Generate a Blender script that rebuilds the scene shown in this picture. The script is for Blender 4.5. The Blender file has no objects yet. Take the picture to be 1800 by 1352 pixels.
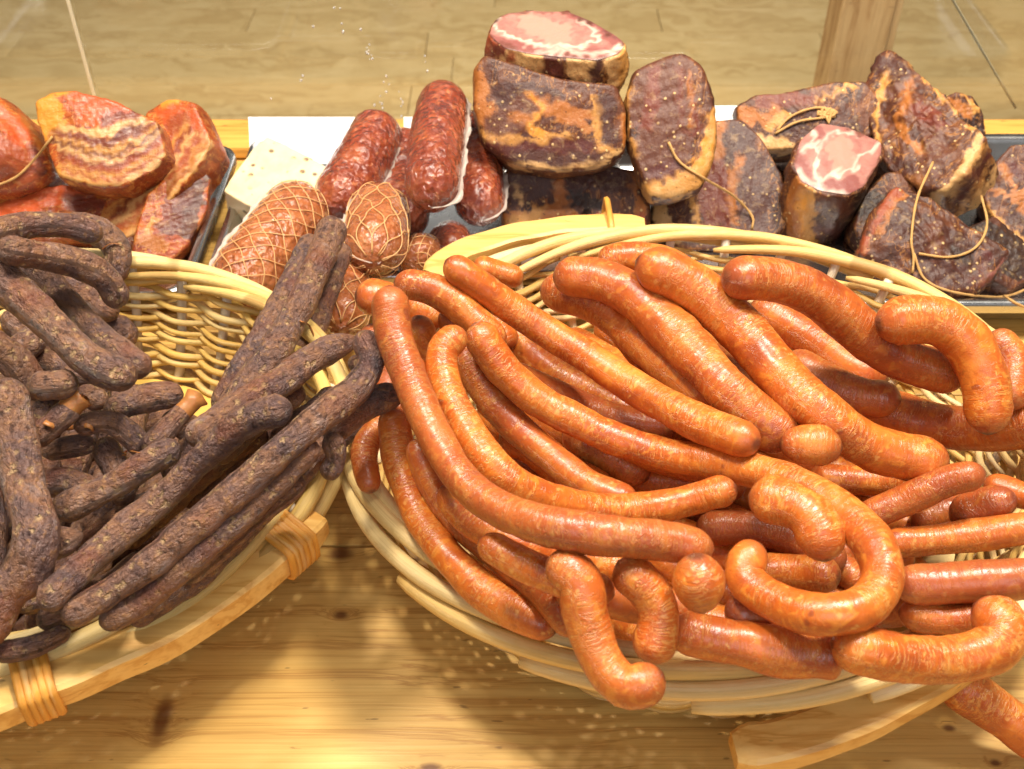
import bpy, bmesh, math, random
import numpy as np
from mathutils import Vector, Matrix

random.seed(7); rng = np.random.default_rng(11)
scn = bpy.context.scene
COL = scn.collection

# ------------------------------------------------------------------ camera
PITCH, FPX, CAMH = math.radians(42), 1930.0, 0.55
FW = np.array([0, math.cos(PITCH), -math.sin(PITCH)])
UP = np.array([0, math.sin(PITCH), math.cos(PITCH)])
RT = np.array([1.0, 0, 0])
CAM = np.array([0, 0, CAMH])
cd = bpy.data.cameras.new('camera'); cam = bpy.data.objects.new('camera', cd); COL.objects.link(cam)
cam.location = CAM; cam.rotation_euler = (math.pi / 2 - PITCH, 0, 0)
cd.sensor_width = 36; cd.lens = 36 * FPX / 1800; cd.clip_start = 0.02; cd.clip_end = 60
cd.dof.use_dof = True; cd.dof.focus_distance = 0.66; cd.dof.aperture_fstop = 14.0
scn.camera = cam

# ------------------------------------------------------------------ light
w = bpy.data.worlds.new('World'); scn.world = w; w.use_nodes = True
w.node_tree.nodes['Background'].inputs[0].default_value = (1.0, 0.93, 0.84, 1)
w.node_tree.nodes['Background'].inputs[1].default_value = 0.16

def lamp(name, kind, loc, target, energy, color, **kw):
    l = bpy.data.lights.new(name, kind); l.energy = energy; l.color = color
    for k, v in kw.items(): setattr(l, k, v)
    o = bpy.data.objects.new(name, l); COL.objects.link(o); o.location = loc
    o.rotation_euler = (Vector(target) - Vector(loc)).to_track_quat('-Z', 'Y').to_euler()
    return o
lamp('spot_lamp_right', 'SPOT', (0.42, 0.70, 1.55), (0.08, 0.5, 0.0), 96, (1.0, 0.90, 0.74), spot_size=math.radians(80), spot_blend=0.6, shadow_soft_size=0.10)
lamp('spot_lamp_left', 'SPOT', (-0.45, 0.70, 1.50), (-0.1, 0.55, 0.0), 74, (1.0, 0.90, 0.74), spot_size=math.radians(80), spot_blend=0.6, shadow_soft_size=0.10)
lamp('shop_window', 'AREA', (0.15, -0.85, 1.25), (0.1, 0.6, 0.05), 9, (0.93, 0.95, 1.0), shape='RECTANGLE', size=1.5, size_y=0.7)
lamp('tube_lamp', 'AREA', (0.1, 0.42, 1.35), (0.1, 0.55, 0.0), 12, (1.0, 0.96, 0.90), shape='RECTANGLE', size=1.2, size_y=0.07)
lamp('floor_fill', 'SPOT', (0.3, 1.35, 2.0), (0.25, 3.0, -0.85), 620, (1.0, 0.90, 0.74), spot_size=math.radians(92), spot_blend=0.5, shadow_soft_size=0.3)  # added spot that brightens the floor and post; no such lamp is known
vs = scn.view_settings
vs.view_transform = 'Standard'; vs.look = 'None'; vs.exposure = 0.0; vs.gamma = 1.0; vs.use_curve_mapping = False
scn.render.engine = 'CYCLES'
scn.cycles.use_adaptive_sampling = True; scn.cycles.adaptive_threshold = 0.02; scn.cycles.max_bounces = 5; scn.cycles.transparent_max_bounces = 10; scn.cycles.diffuse_bounces = 3; scn.cycles.glossy_bounces = 3

# ------------------------------------------------------------------ pixel helpers (photo pixel -> ray)
def ray(px, py):
    px = np.asarray(px, float); py = np.asarray(py, float)
    d = RT * ((px - 900) / FPX)[..., None] + UP * ((676 - py) / FPX)[..., None] + FW
    return d
def Pz(px, py, z):
    d = ray(px, py); return CAM + d * ((np.asarray(z, float) - CAMH) / d[..., 2])[..., None]
def Py(px, py, y):
    d = ray(px, py); return CAM + d * (y / d[..., 1])[..., None]
def proj(v):
    v = np.asarray(v) - CAM; dep = v @ FW
    return 900 + FPX * (v @ RT) / dep, 676 - FPX * (v @ UP) / dep, dep
def depth_of(p): return (np.asarray(p) - CAM) @ FW
def srgb(*c):
    c = np.array(c, float) / 255
    return np.where(c <= 0.04045, c / 12.92, ((c + 0.055) / 1.055) ** 2.4)
def col4(*c): return (*[float(x) for x in srgb(*c)], 1.0)
def pnoise(p, scale, seed=0, n=5):
    """cheap smooth 3-D noise in -1..1 from summed sines"""
    r = np.random.default_rng(seed); p = np.asarray(p) * scale; s = 0
    for k in range(n):
        d = r.normal(size=3); d /= np.linalg.norm(d); d *= 0.7 + 0.9 * r.random()
        e = r.normal(size=3) * 0.6
        s = s + np.sin(p @ d * 2.2 + r.random() * 6.28 + 1.3 * np.sin(p @ e + r.random() * 6.28))
    return s / n * 1.5
def catmull(pts, n, closed=False):
    pts = np.asarray(pts, float); m = len(pts)
    if closed: q = np.vstack([pts[-1], pts, pts[0], pts[1]]); segs = m
    else: q = np.vstack([2 * pts[0] - pts[1], pts, 2 * pts[-1] - pts[-2]]); segs = m - 1
    out = []
    for i in range(segs):
        p0, p1, p2, p3 = q[i:i + 4]
        for t in np.linspace(0, 1, 24, endpoint=False):
            out.append(0.5 * (2 * p1 + (p2 - p0) * t + (2 * p0 - 5 * p1 + 4 * p2 - p3) * t * t + (3 * p1 - p0 - 3 * p2 + p3) * t ** 3))
    if not closed: out.append(pts[-1])
    else: out.append(out[0])
    out = np.array(out); s = np.concatenate([[0], np.cumsum(np.linalg.norm(np.diff(out, axis=0), axis=1))])
    t = np.linspace(0, s[-1], n, endpoint=not closed)
    return np.stack([np.interp(t, s, out[:, k]) for k in range(out.shape[1])], 1)

# ------------------------------------------------------------------ mesh helpers
def mesh(name, verts, faces, mat=None, uv=None, attrs=None, cols=None, smooth=True):
    me = bpy.data.meshes.new(name)
    verts = np.asarray(verts, np.float32)
    me.from_pydata([tuple(map(float, v)) for v in verts], [], [tuple(map(int, f)) for f in faces])
    if smooth: me.polygons.foreach_set('use_smooth', np.ones(len(me.polygons), bool))
    if uv is not None:
        l = me.uv_layers.new(name='UVMap'); idx = np.empty(len(me.loops), np.int32); me.loops.foreach_get('vertex_index', idx)
        l.data.foreach_set('uv', np.asarray(uv, np.float32)[idx].ravel())
    for k, v in (attrs or {}).items():
        a = me.attributes.new(k, 'FLOAT', 'POINT'); a.data.foreach_set('value', np.asarray(v, np.float32))
    for k, v in (cols or {}).items():
        a = me.attributes.new(k, 'FLOAT_COLOR', 'POINT'); a.data.foreach_set('color', np.asarray(v, np.float32).ravel())
    if mat: me.materials.append(mat)
    me.update(); return me
def link(name, me, parent=None, matrix=None):
    o = bpy.data.objects.new(name, me); COL.objects.link(o)
    if matrix is not None: o.matrix_world = matrix
    if parent: o.parent = parent; o.matrix_parent_inverse = parent.matrix_world.inverted()
    return o
def empty(name, loc=(0, 0, 0)):
    o = bpy.data.objects.new(name, None); COL.objects.link(o); o.location = loc
    o.matrix_world = Matrix.Translation(Vector(loc)); o.empty_display_size = 0.02
    return o
def tag(o, label, cat, group=None):
    o['label'] = label; o['category'] = cat
    if group: o['group'] = group
    return o
def local(verts, origin): return np.asarray(verts) - np.asarray(origin)

def frames(pts):
    pts = np.asarray(pts); t = np.gradient(pts, axis=0); t /= np.linalg.norm(t, axis=1)[:, None] + 1e-12
    u = np.cross(t[0], [0.13, 0.21, 0.97]); u /= np.linalg.norm(u); U = [u]
    for i in range(1, len(pts)):
        u = U[-1] - t[i] * (U[-1] @ t[i]); u /= np.linalg.norm(u) + 1e-12; U.append(u)
    U = np.array(U); return t, U, np.cross(t, U)
def tube_geo(pts, rad, nseg=10, closed=False, cap=True, flat=1.0):
    pts = np.asarray(pts, float); n = len(pts); rad = np.broadcast_to(np.asarray(rad, float), (n,))
    t, U, V = frames(pts); a = np.linspace(0, 2 * np.pi, nseg, endpoint=False)
    ring = U[:, None] * np.cos(a)[None, :, None] + V[:, None] * np.sin(a)[None, :, None] * flat
    v = (pts[:, None] + ring * rad[:, None, None]).reshape(-1, 3)
    s = np.concatenate([[0], np.cumsum(np.linalg.norm(np.diff(pts, axis=0), axis=1))])
    uv = np.stack([np.repeat(s, nseg), np.tile(a / 6.2832 * 0.07, n)], 1)
    f = []
    for i in range(n - 1 if not closed else n):
        j = (i + 1) % n
        for k in range(nseg):
            k2 = (k + 1) % nseg; f.append((i * nseg + k, i * nseg + k2, j * nseg + k2, j * nseg + k))
    if cap and not closed:
        f.append(tuple(range(nseg))[::-1]); f.append(tuple((n - 1) * nseg + k for k in range(nseg)))
    return v, f, uv
def join(parts):
    V, F, U, o = [], [], [], 0
    for p in parts:
        V.append(p[0]); F += [tuple(i + o for i in f) for f in p[1]]
        U.append(p[2] if len(p) > 2 else np.zeros((len(p[0]), 2))); o += len(p[0])
    return np.vstack(V), F, np.vstack(U)
def box_geo(x0, x1, y0, y1, z0, z1, bev=0.0):
    bm = bmesh.new(); bmesh.ops.create_cube(bm, size=1)
    for v in bm.verts: v.co = Vector(((x0 + x1) / 2 + v.co.x * (x1 - x0), (y0 + y1) / 2 + v.co.y * (y1 - y0), (z0 + z1) / 2 + v.co.z * (z1 - z0)))
    if bev: bmesh.ops.bevel(bm, geom=bm.edges[:], offset=bev, segments=2, affect='EDGES', profile=0.6)
    bm.verts.index_update()
    V = np.array([v.co[:] for v in bm.verts]); F = [tuple(v.index for v in f.verts) for f in bm.faces]; bm.free()
    return V, F, np.zeros((len(V), 2))

# ------------------------------------------------------------------ material helper
class Mat:
    def __init__(s, name):
        s.m = bpy.data.materials.new(name); s.m.use_nodes = True; s.nt = s.m.node_tree
        s.b = s.nt.nodes['Principled BSDF']; s.out = s.nt.nodes['Material Output']
    def set(s, sock, v):
        if isinstance(v, bpy.types.NodeSocket): s.nt.links.new(v, sock)
        else: sock.default_value = v
    def n(s, typ, ins=None, out=0, **props):
        nd = s.nt.nodes.new('ShaderNode' + typ)
        for k, v in props.items(): setattr(nd, k, v)
        for k, v in (ins or {}).items(): s.set(nd.inputs[k], v)
        return nd.outputs[out]
    def P(s, **kw):
        for k, v in kw.items(): s.set(s.b.inputs[k.replace('_', ' ')], v)
    def obj(s): return s.n('TexCoord', out=3)
    def uv(s): return s.n('TexCoord', out=2)
    def rand(s): return s.n('ObjectInfo', out=5)
    def attr(s, name, out=2): return s.n('Attribute', out=out, attribute_name=name)
    def map(s, v, scale=(1, 1, 1), loc=(0, 0, 0)): return s.n('Mapping', {'Vector': v, 'Scale': scale, 'Location': loc})
    def noise(s, v, scale, detail=3, rough=0.55, dist=0.0, w=None):
        if w is None: return s.n('TexNoise', {'Vector': v, 'Scale': scale, 'Detail': detail, 'Roughness': rough, 'Distortion': dist})
        return s.n('TexNoise', {'Vector': s.vadd(v, w), 'Scale': scale, 'Detail': detail, 'Roughness': rough, 'Distortion': dist})
    def voro(s, v, scale, feature='F1', out=0, rnd=1.0): return s.n('TexVoronoi', {'Vector': v, 'Scale': scale, 'Randomness': rnd}, out=out, feature=feature)
    def math(s, op, a, b=0.5, c=0.5, clamp=False):
        nd = s.nt.nodes.new('ShaderNodeMath'); nd.operation = op; nd.use_clamp = clamp
        for i, x in enumerate((a, b, c)): s.set(nd.inputs[i], x)
        return nd.outputs[0]
    def ramp(s, f, stops, interp='LINEAR'):
        nd = s.nt.nodes.new('ShaderNodeValToRGB'); nd.color_ramp.interpolation = interp; e = nd.color_ramp.elements
        while len(e) < len(stops): e.new(0.5)
        for x, (p, c) in zip(e, stops):
            x.position = p; x.color = c if len(c) == 4 else (*c, 1)
        s.set(nd.inputs[0], f); return nd.outputs[0]
    def step(s, f, lo, hi): return s.n('MapRange', {'Value': f, 'From Min': lo, 'From Max': hi, 'To Min': 0.0, 'To Max': 1.0}, interpolation_type='SMOOTHSTEP')
    def mix(s, f, a, b, mode='MIX'):
        nd = s.nt.nodes.new('ShaderNodeMix'); nd.data_type = 'RGBA'; nd.blend_type = mode
        s.set(nd.inputs[0], f); s.set(nd.inputs[6], a); s.set(nd.inputs[7], b); return nd.outputs[2]
    def bump(s, h, strength=0.5, dist=0.002, prev=None):
        ins = {'Height': h, 'Strength': strength, 'Distance': dist}
        if prev is not None: ins['Normal'] = prev
        return s.n('Bump', ins)
    def vadd(s, v, x):
        c = s.n('CombineXYZ', {0: x, 1: x, 2: x}); return s.n('VectorMath', {0: v, 1: c}, operation='ADD')

def wood_mat(name, light, mid, dark, knots=(), sy=55, gloss=0.42, axis='x', grime=0.3):
    m = Mat(name); o = m.obj(); r = m.rand()
    sc = {'x': (2.2, sy, sy), 'y': (sy, 2.2, sy), 'z': (sy, sy, 2.2)}[axis]
    warp = m.noise(o, 5.0, 2)
    v = m.map(o, sc)
    v = m.vadd(v, m.math('MULTIPLY', warp, 3.0))
    kmask = None
    for (kx, ky, rx, ry) in knots:
        q = m.map(o, (1 / rx, 1 / ry, 0.0), (-kx / rx, -ky / ry, 0))
        d = m.n('VectorMath', {0: q}, out=1, operation='LENGTH')
        g = m.math('POWER', 2.718, m.math('MULTIPLY', m.math('MULTIPLY', d, d), -0.35))
        v = m.vadd(v, m.math('MULTIPLY', g, 0.7))
        k = m.math('SUBTRACT', 1.0, m.step(d, 0.25, 1.1))
        kmask = k if kmask is None else m.math('MAXIMUM', kmask, k)
    g1 = m.noise(v, 1.0, 4, 0.6, 0.6, w=m.math('MULTIPLY', r, 20.0))
    g2 = m.noise(m.map(o, tuple(x * 4.5 for x in sc)), 1.0, 2, 0.7, w=m.math('MULTIPLY', r, 11.0))
    c = m.ramp(g1, [(0.30, light), (0.52, mid), (0.60, dark), (0.66, mid), (0.85, light)])
    c = m.mix(m.math('MULTIPLY', m.step(g2, 0.45, 0.7), 0.4), c, dark)
    big = m.noise(o, 9.0, 3)
    c = m.mix(m.math('MULTIPLY', m.step(big, 0.5, 0.75), grime), c, m.mix(0.5, mid, dark))
    sp = m.noise(m.map(o, (14, 60, 60)), 4.0, 2, 0.5)
    c = m.mix(m.math('MULTIPLY', m.step(sp, 0.70, 0.76), 0.55), c, col4(80, 50, 25))
    if kmask is not None: c = m.mix(m.math('MULTIPLY', kmask, 0.85), c, col4(96, 48, 22))
    m.P(Base_Color=c, Roughness=m.math('ADD', gloss - 0.08, m.math('MULTIPLY', g1, 0.2)))
    m.P(Normal=m.bump(m.math('ADD', g1, m.math('MULTIPLY', g2, 0.5)), 0.25, 0.0006))
    return m.m
MAT = {}
MAT['counter'] = wood_mat('pine_counter', col4(224, 184, 106), col4(214, 170, 92), col4(186, 138, 70),
    knots=[(-0.104, 0.402, 0.006, 0.004), (-0.196, 0.331, 0.007, 0.019), (-0.110, 0.450, 0.011, 0.008), (-0.044, 0.302, 0.008, 0.004), (0.243, 0.326, 0.005, 0.003), (0.262, 0.305, 0.004, 0.003), (0.05, 0.9, 0.02, 0.012)], sy=150)
MAT['rail'] = wood_mat('varnished_pine_rail', col4(236, 184, 96), col4(226, 168, 80), col4(200, 138, 60), sy=60, gloss=0.35)
MAT['floor'] = wood_mat('pine_floor', col4(206, 182, 136), col4(198, 172, 124), col4(180, 152, 104), sy=9, gloss=0.45, grime=1.0)
MAT['post'] = wood_mat('pine_post', col4(222, 186, 136), col4(208, 168, 118), col4(176, 134, 88), sy=40, axis='z', gloss=0.5)
MAT['handle'] = wood_mat('bent_ash_handle', col4(238, 196, 120), col4(230, 182, 102), col4(206, 150, 72), sy=60, gloss=0.42, grime=0.2)

def wicker_mat(name, stops):
    m = Mat(name); uv = m.uv(); r = m.rand()
    base = m.ramp(r, stops)
    st = m.noise(m.map(uv, (14, 900, 1)), 1.0, 3, 0.6, w=m.math('MULTIPLY', r, 30.0))
    bl = m.noise(m.map(uv, (45, 45, 1)), 1.0, 3, 0.5, w=m.math('MULTIPLY', r, 50.0))
    c = m.mix(m.math('MULTIPLY', m.step(st, 0.48, 0.72), 0.5), base, col4(184, 134, 66))
    c = m.mix(m.math('MULTIPLY', m.step(bl, 0.5, 0.72), 0.3), c, col4(240, 216, 164))
    c = m.mix(m.math('MULTIPLY', m.step(bl, 0.42, 0.25), 0.25), c, col4(170, 120, 60))
    nd = m.noise(m.map(uv, (22, 4, 1)), 1.0, 1, 0.4, w=m.math('MULTIPLY', r, 70.0))
    c = m.mix(m.math('MULTIPLY', m.step(nd, 0.66, 0.72), 0.55), c, col4(150, 100, 48))
    m.P(Base_Color=c, Roughness=0.42, Normal=m.bump(m.math('ADD', st, m.math('MULTIPLY', bl, 0.6)), 0.5, 0.0010)); return m.m
for nm_, cs_ in (('gold', [(234, 202, 128), (230, 190, 104), (220, 174, 82), (238, 212, 150)]), ('pale', [(236, 206, 142), (230, 190, 112), (220, 176, 88), (238, 214, 164)])):
    MAT['wicker_' + nm_] = wicker_mat('willow_' + nm_, [(x, col4(*c)) for x, c in zip((0.0, 0.35, 0.7, 1.0), cs_)])
    MAT['rim_' + nm_] = wicker_mat('rim_willow_' + nm_, [(x, col4(*c)) for x, c in zip((0.0, 0.5, 1.0), (cs_[0], cs_[1], cs_[3]))])
MAT['stake'] = wicker_mat('white_willow', [(0.0, col4(240, 228, 205)), (1.0, col4(232, 216, 184))])
MAT['rattan'] = wicker_mat('rattan_binding', [(0.0, col4(226, 160, 66)), (1.0, col4(218, 148, 56))])

# ------------------------------------------------------------------ sausage materials
def sausage_mat():
    m = Mat('smoked_sausage_skin'); uv = m.uv(); o = m.obj(); r = m.rand(); W = m.math('MULTIPLY', r, 40.0)
    big = m.noise(o, 34.0, 3, 0.55, 0.4, w=W)
    med = m.noise(o, 130.0, 2, 0.55, 0.8, w=W)
    c = m.ramp(big, [(0.28, col4(158, 72, 32)), (0.43, col4(188, 90, 30)), (0.56, col4(203, 105, 34)), (0.72, col4(216, 124, 46))])
    c = m.mix(m.math('MULTIPLY', m.step(med, 0.52, 0.70), 0.55), c, col4(232, 148, 56))
    c = m.mix(m.math('MULTIPLY', m.step(med, 0.45, 0.30), 0.35), c, col4(146, 62, 24))
    v = m.vadd(m.map(uv, (380, 40, 1)), m.math('MULTIPLY', m.noise(o, 55.0, 3, w=W), 3.5))
    wr = m.noise(v, 1.0, 3, 0.6, 0.6, w=W)
    line = m.math('SUBTRACT', 1.0, m.step(m.math('ABSOLUTE', m.math('SUBTRACT', wr, 0.53)), 0.0, 0.05))
    zone = m.step(m.noise(o, 26.0, 2, w=W), 0.34, 0.60)
    lz = m.math('MULTIPLY', line, zone)
    c = m.mix(m.math('MULTIPLY', lz, 0.5), c, col4(236, 172, 92))
    vd = m.voro(m.vadd(o, m.math('MULTIPLY', med, 0.012)), 170.0)
    sel = m.step(m.noise(o, 90.0, 1, w=W), 0.50, 0.58)
    fl = m.math('MULTIPLY', m.math('SUBTRACT', 1.0, m.step(vd, 0.14, 0.36)), sel)
    c = m.mix(m.math('MULTIPLY', fl, 0.5), c, col4(238, 178, 96))
    dk = m.noise(o, 75.0, 2, 0.5, w=m.math('ADD', W, 7.0))
    c = m.mix(m.math('MULTIPLY', m.step(dk, 0.72, 0.78), 0.6), c, col4(112, 40, 28))
    tp = m.attr('tip'); c = m.mix(m.math('MULTIPLY', tp, 0.5), c, col4(128, 64, 48)); c = m.mix(m.math('MULTIPLY', m.step(tp, 0.82, 0.97), 0.7), c, col4(66, 36, 30))
    c = m.mix(m.math('MULTIPLY', m.step(r, 0.35, 1.0), 0.62), c, col4(142, 70, 44))
    h = m.math('ADD', m.math('MULTIPLY', m.math('SUBTRACT', wr, m.math('MULTIPLY', line, 0.25)), m.math('ADD', 0.3, zone)), m.math('MULTIPLY', med, 0.4))
    m.P(Base_Color=c, Roughness=m.math('ADD', 0.2, m.math('MULTIPLY', big, 0.24)), Normal=m.bump(h, 0.55, 0.0012), Specular_IOR_Level=0.65)
    return m.m
MAT['orange'] = sausage_mat()
def dark_mat():
    m = Mat('dry_cured_sausage_skin'); uv = m.uv(); o = m.obj(); r = m.rand(); W = m.math('MULTIPLY', r, 40.0)
    big = m.noise(o, 45.0, 3, 0.6, 0.5, w=W); med = m.noise(o, 240.0, 3, 0.65, 0.3, w=W)
    c = m.ramp(big, [(0.25, col4(82, 65, 66)), (0.42, col4(112, 84, 76)), (0.58, col4(134, 95, 72)), (0.78, col4(148, 128, 124))])
    c = m.mix(m.math('MULTIPLY', m.step(med, 0.54, 0.68), 0.55), c, col4(170, 124, 80))
    c = m.mix(m.math('MULTIPLY', m.step(med, 0.47, 0.32), 0.75), c, col4(54, 34, 32))
    vd = m.voro(m.vadd(o, m.math('MULTIPLY', med, 0.008)), 165.0)
    sel = m.step(m.noise(o, 70.0, 1, w=m.math('ADD', W, 3.0)), 0.44, 0.54)
    fat = m.math('MULTIPLY', m.math('SUBTRACT', 1.0, m.step(vd, 0.12, 0.40)), sel)
    c = m.mix(m.math('MULTIPLY', fat, 0.72), c, col4(190, 156, 112))
    rd = m.step(m.noise(o, 30.0, 2, w=m.math('ADD', W, 9.0)), 0.5, 0.68)
    c = m.mix(m.math('MULTIPLY', rd, 0.4), c, col4(128, 64, 34))
    v = m.vadd(m.map(uv, (150, 330, 1)), m.math('MULTIPLY', big, 4.0))
    wr = m.noise(v, 1.0, 4, 0.7, 0.6, w=W)
    h = m.math('ADD', wr, m.math('ADD', m.math('MULTIPLY', med, 0.9), m.math('MULTIPLY', fat, -0.4)))
    m.P(Base_Color=c, Roughness=m.math('ADD', 0.28, m.math('MULTIPLY', med, 0.25)), Normal=m.bump(h, 1.0, 0.0030))
    m.P(Specular_IOR_Level=0.4); return m.m
MAT['dark'] = dark_mat()

# ------------------------------------------------------------------ setting: floor, counter, rail, post, glass
floor = link('floor', mesh('floor', *box_geo(-6, 6, 1.4, 9, -0.9, -0.862)[:2], MAT['floor'], smooth=False)); floor['kind'] = 'structure'
y = 1.42; k = 0
while y < 6.0:
    wdt = 0.17; x = -4.0 - random.random()
    while x < 4.0:
        L = 1.1 + random.random() * 0.9
        zt = -0.85 + random.uniform(-0.001, 0.001)
        V, F, _ = box_geo(x, x + L - 0.002, y, y + wdt - 0.0025, -0.866, zt, 0.001)
        link('floor_plank', mesh('floor_plank', V, F, MAT['floor'], smooth=False), floor); x += L
    y += wdt
counter = tag(empty('market_counter', (0, 0.6, -0.85)), 'pine plank counter top carrying the baskets and steel trays', 'counter')
yy = [-0.05, 0.13, 0.288, 0.4565, 0.60, 0.745, 0.875]
for i, y0 in enumerate(yy):
    y1 = yy[i + 1] if i + 1 < len(yy) else 0.985
    V, F, _ = box_geo(-1.0, 1.0, y0, y1 - 0.0012, -0.03, random.uniform(-0.0006, 0.0), 0.0012)
    link('plank', mesh('plank', V, F, MAT['counter'], smooth=False), counter)
V, F, _ = box_geo(-1.0, 1.0, 0.935, 0.992, 0.0015, 0.014, 0.003)
link('back_rail', mesh('back_rail', V, F, MAT['rail'], smooth=False), counter)
for lx in (-0.9, 0.9):
    for ly in (0.02, 0.9):
        link('leg', mesh('leg', *box_geo(lx - 0.04, lx + 0.04, ly - 0.04, ly + 0.04, -0.85, -0.031, 0.004)[:2], MAT['post'], smooth=False), counter)

pc = Py(1520, 60, 1.72)
post = tag(empty('wooden_post', (pc[0], 1.77, -0.85)), 'square pine post standing behind the stacked cured meats', 'post')
V, F, _ = box_geo(pc[0] - 0.046, pc[0] + 0.040, 1.72, 1.80, -0.85, 1.2, 0.003)
link('shaft', mesh('shaft', V, F, MAT['post'], smooth=False), post)
V, F, _ = box_geo(pc[0] + 0.0415, pc[0] + 0.054, 1.726, 1.79, -0.85, 1.2, 0.002)
link('cover_strip', mesh('cover_strip', V, F, MAT['post'], smooth=False), post)

g = Mat('clear_glass'); fr = g.n('Fresnel', {'IOR': 1.45})
tr = g.n('BsdfTransparent', {'Color': (0.955, 0.965, 0.95, 1)}); gl = g.n('BsdfGlossy', {'Roughness': 0.03})
mx = g.nt.nodes.new('ShaderNodeMixShader'); g.set(mx.inputs[0], fr); g.set(mx.inputs[1], tr); g.set(mx.inputs[2], gl)
g.nt.links.new(mx.outputs[0], g.out.inputs[0]); MAT['glass'] = g.m
e = Mat('polished_glass_edge'); e.P(Base_Color=col4(226, 214, 180), Roughness=0.2); MAT['edge'] = e.m
screen = tag(empty('glass_screen', (0, 1.006, 0)), 'clear upright glass screen along the back of the counter', 'glass screen')
xl = Py(140, 65, 1.006)[0]; xr = Py(1735, 110, 1.006)[0]
for a, b in ((-1.0, xl - 0.002), (xl + 0.002, 1.0)):
    link('pane', mesh('pane', *box_geo(a, b, 1.003, 1.009, 0.0, 0.62)[:2], MAT['glass'], smooth=False), screen)
link('edge_strip', mesh('edge_strip', *box_geo(xl - 0.0016, xl + 0.0016, 1.001, 1.011, 0.0, 0.62, 0.0006)[:2], MAT['edge'], smooth=False), screen)
a, b = Py(1640, -60, 1.016), Py(1785, 190, 1.016)
link('edge_strip', mesh('edge_strip', *tube_geo(np.linspace(a, b, 6), 0.0013, 8)[:2], MAT['edge']), screen)
d = Mat('glare_speck'); d.P(Base_Color=(1, 1, 1, 1), Roughness=0.05, Transmission_Weight=0.6, IOR=1.33, Specular_IOR_Level=1.0); MAT['drop'] = d.m  # shiny white material for specks of glare on the pane, not water
parts = []
for (px, py, n_, sx, sy) in ((652, 95, 9, 10, 14), (675, 165, 14, 12, 40), (706, 185, 7, 5, 22), (560, 60, 4, 60, 50), (530, 135, 4, 3, 14), (597, 25, 4, 6, 30), (745, 130, 3, 20, 30), (470, 190, 3, 12, 30)):
    for q in range(n_):
        p = Py(px + random.gauss(0, sx) * 0.6, py + random.gauss(0, sy) * 0.6, 1.0015); rr = random.uniform(0.0006, 0.0014)
        bm = bmesh.new(); bmesh.ops.create_icosphere(bm, subdivisions=1, radius=1)
        parts.append((np.array([[p[0] + v.co.x * rr, p[1] + v.co.y * rr * 0.6, p[2] + v.co.z * rr * random.uniform(0.9, 1.8)] for v in bm.verts]), [tuple(v.index for v in f.verts) for f in bm.faces])); bm.free()
V, F, _ = join(parts); dr = link('glare_specks', mesh('glare_specks', V, F, MAT['drop']), screen); dr['kind'] = 'stuff'  # glints on the glass put into shape as tiny flattened beads

# ------------------------------------------------------------------ steel trays and price cards
s = Mat('stainless_steel'); so = s.obj()
s.P(Base_Color=(0.62, 0.62, 0.62, 1), Metallic=1.0, Roughness=s.math('ADD', 0.16, s.math('MULTIPLY', s.noise(so, 30.0, 3), 0.2))); MAT['steel'] = s.m
def tray(label, x0, x1, y0, y1, h=0.035):
    cx, cy, hx, hy = (x0 + x1) / 2, (y0 + y1) / 2, (x1 - x0) / 2, (y1 - y0) / 2
    def rr(ix, z, rc, n=8):
        pts = []
        ax, ay = hx - ix, hy - ix; rc = max(rc - ix * 0.6, 0.004)
        for (sx, sy, a0) in ((1, 1, 0), (-1, 1, 90), (-1, -1, 180), (1, -1, 270)):
            for i in range(n + 1):
                a = math.radians(a0 + 90 * i / n); pts.append((cx + sx * (ax - rc) + rc * math.cos(a), cy + sy * (ay - rc) + rc * math.sin(a), z))
        return pts
    t = tag(empty('steel_tray', (cx, cy, 0)), label, 'tray', 'steel trays along the back of the counter')
    def loft(name, prof):
        rings = [rr(ix, z, 0.024) for ix, z in prof]; n = len(rings[0]); V = np.array(sum(rings, [])); F = []
        for i in range(len(rings) - 1):
            for k in range(n): F.append((i * n + k, i * n + (k + 1) % n, (i + 1) * n + (k + 1) % n, (i + 1) * n + k))
        if name == 'basin': F.append(tuple((len(rings) - 1) * n + k for k in range(n)))
        link(name, mesh(name, V, F, MAT['steel']), t)
    loft('basin', [(0.0082, h - 0.002), (0.011, h - 0.006), (0.013, 0.012), (0.018, 0.006), (0.03, 0.0045)])
    loft('rim', [(0.0, h - 0.009), (0.0, h - 0.003), (0.0012, h), (0.007, h), (0.0082, h - 0.0018)])
    return t
tray('steel tray holding the red smoked bacon slabs', -0.60, -0.252, 0.675, 0.905)
tray('steel tray holding the cheese block and glossy salamis', -0.243, 0.068, 0.70, 0.925)
tray('steel tray holding the dark cured pork pieces', 0.076, 0.53, 0.664, 0.925)
cm = Mat('white_card'); cm.P(Base_Color=col4(244, 246, 250), Roughness=0.55); MAT['card'] = cm.m
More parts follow.
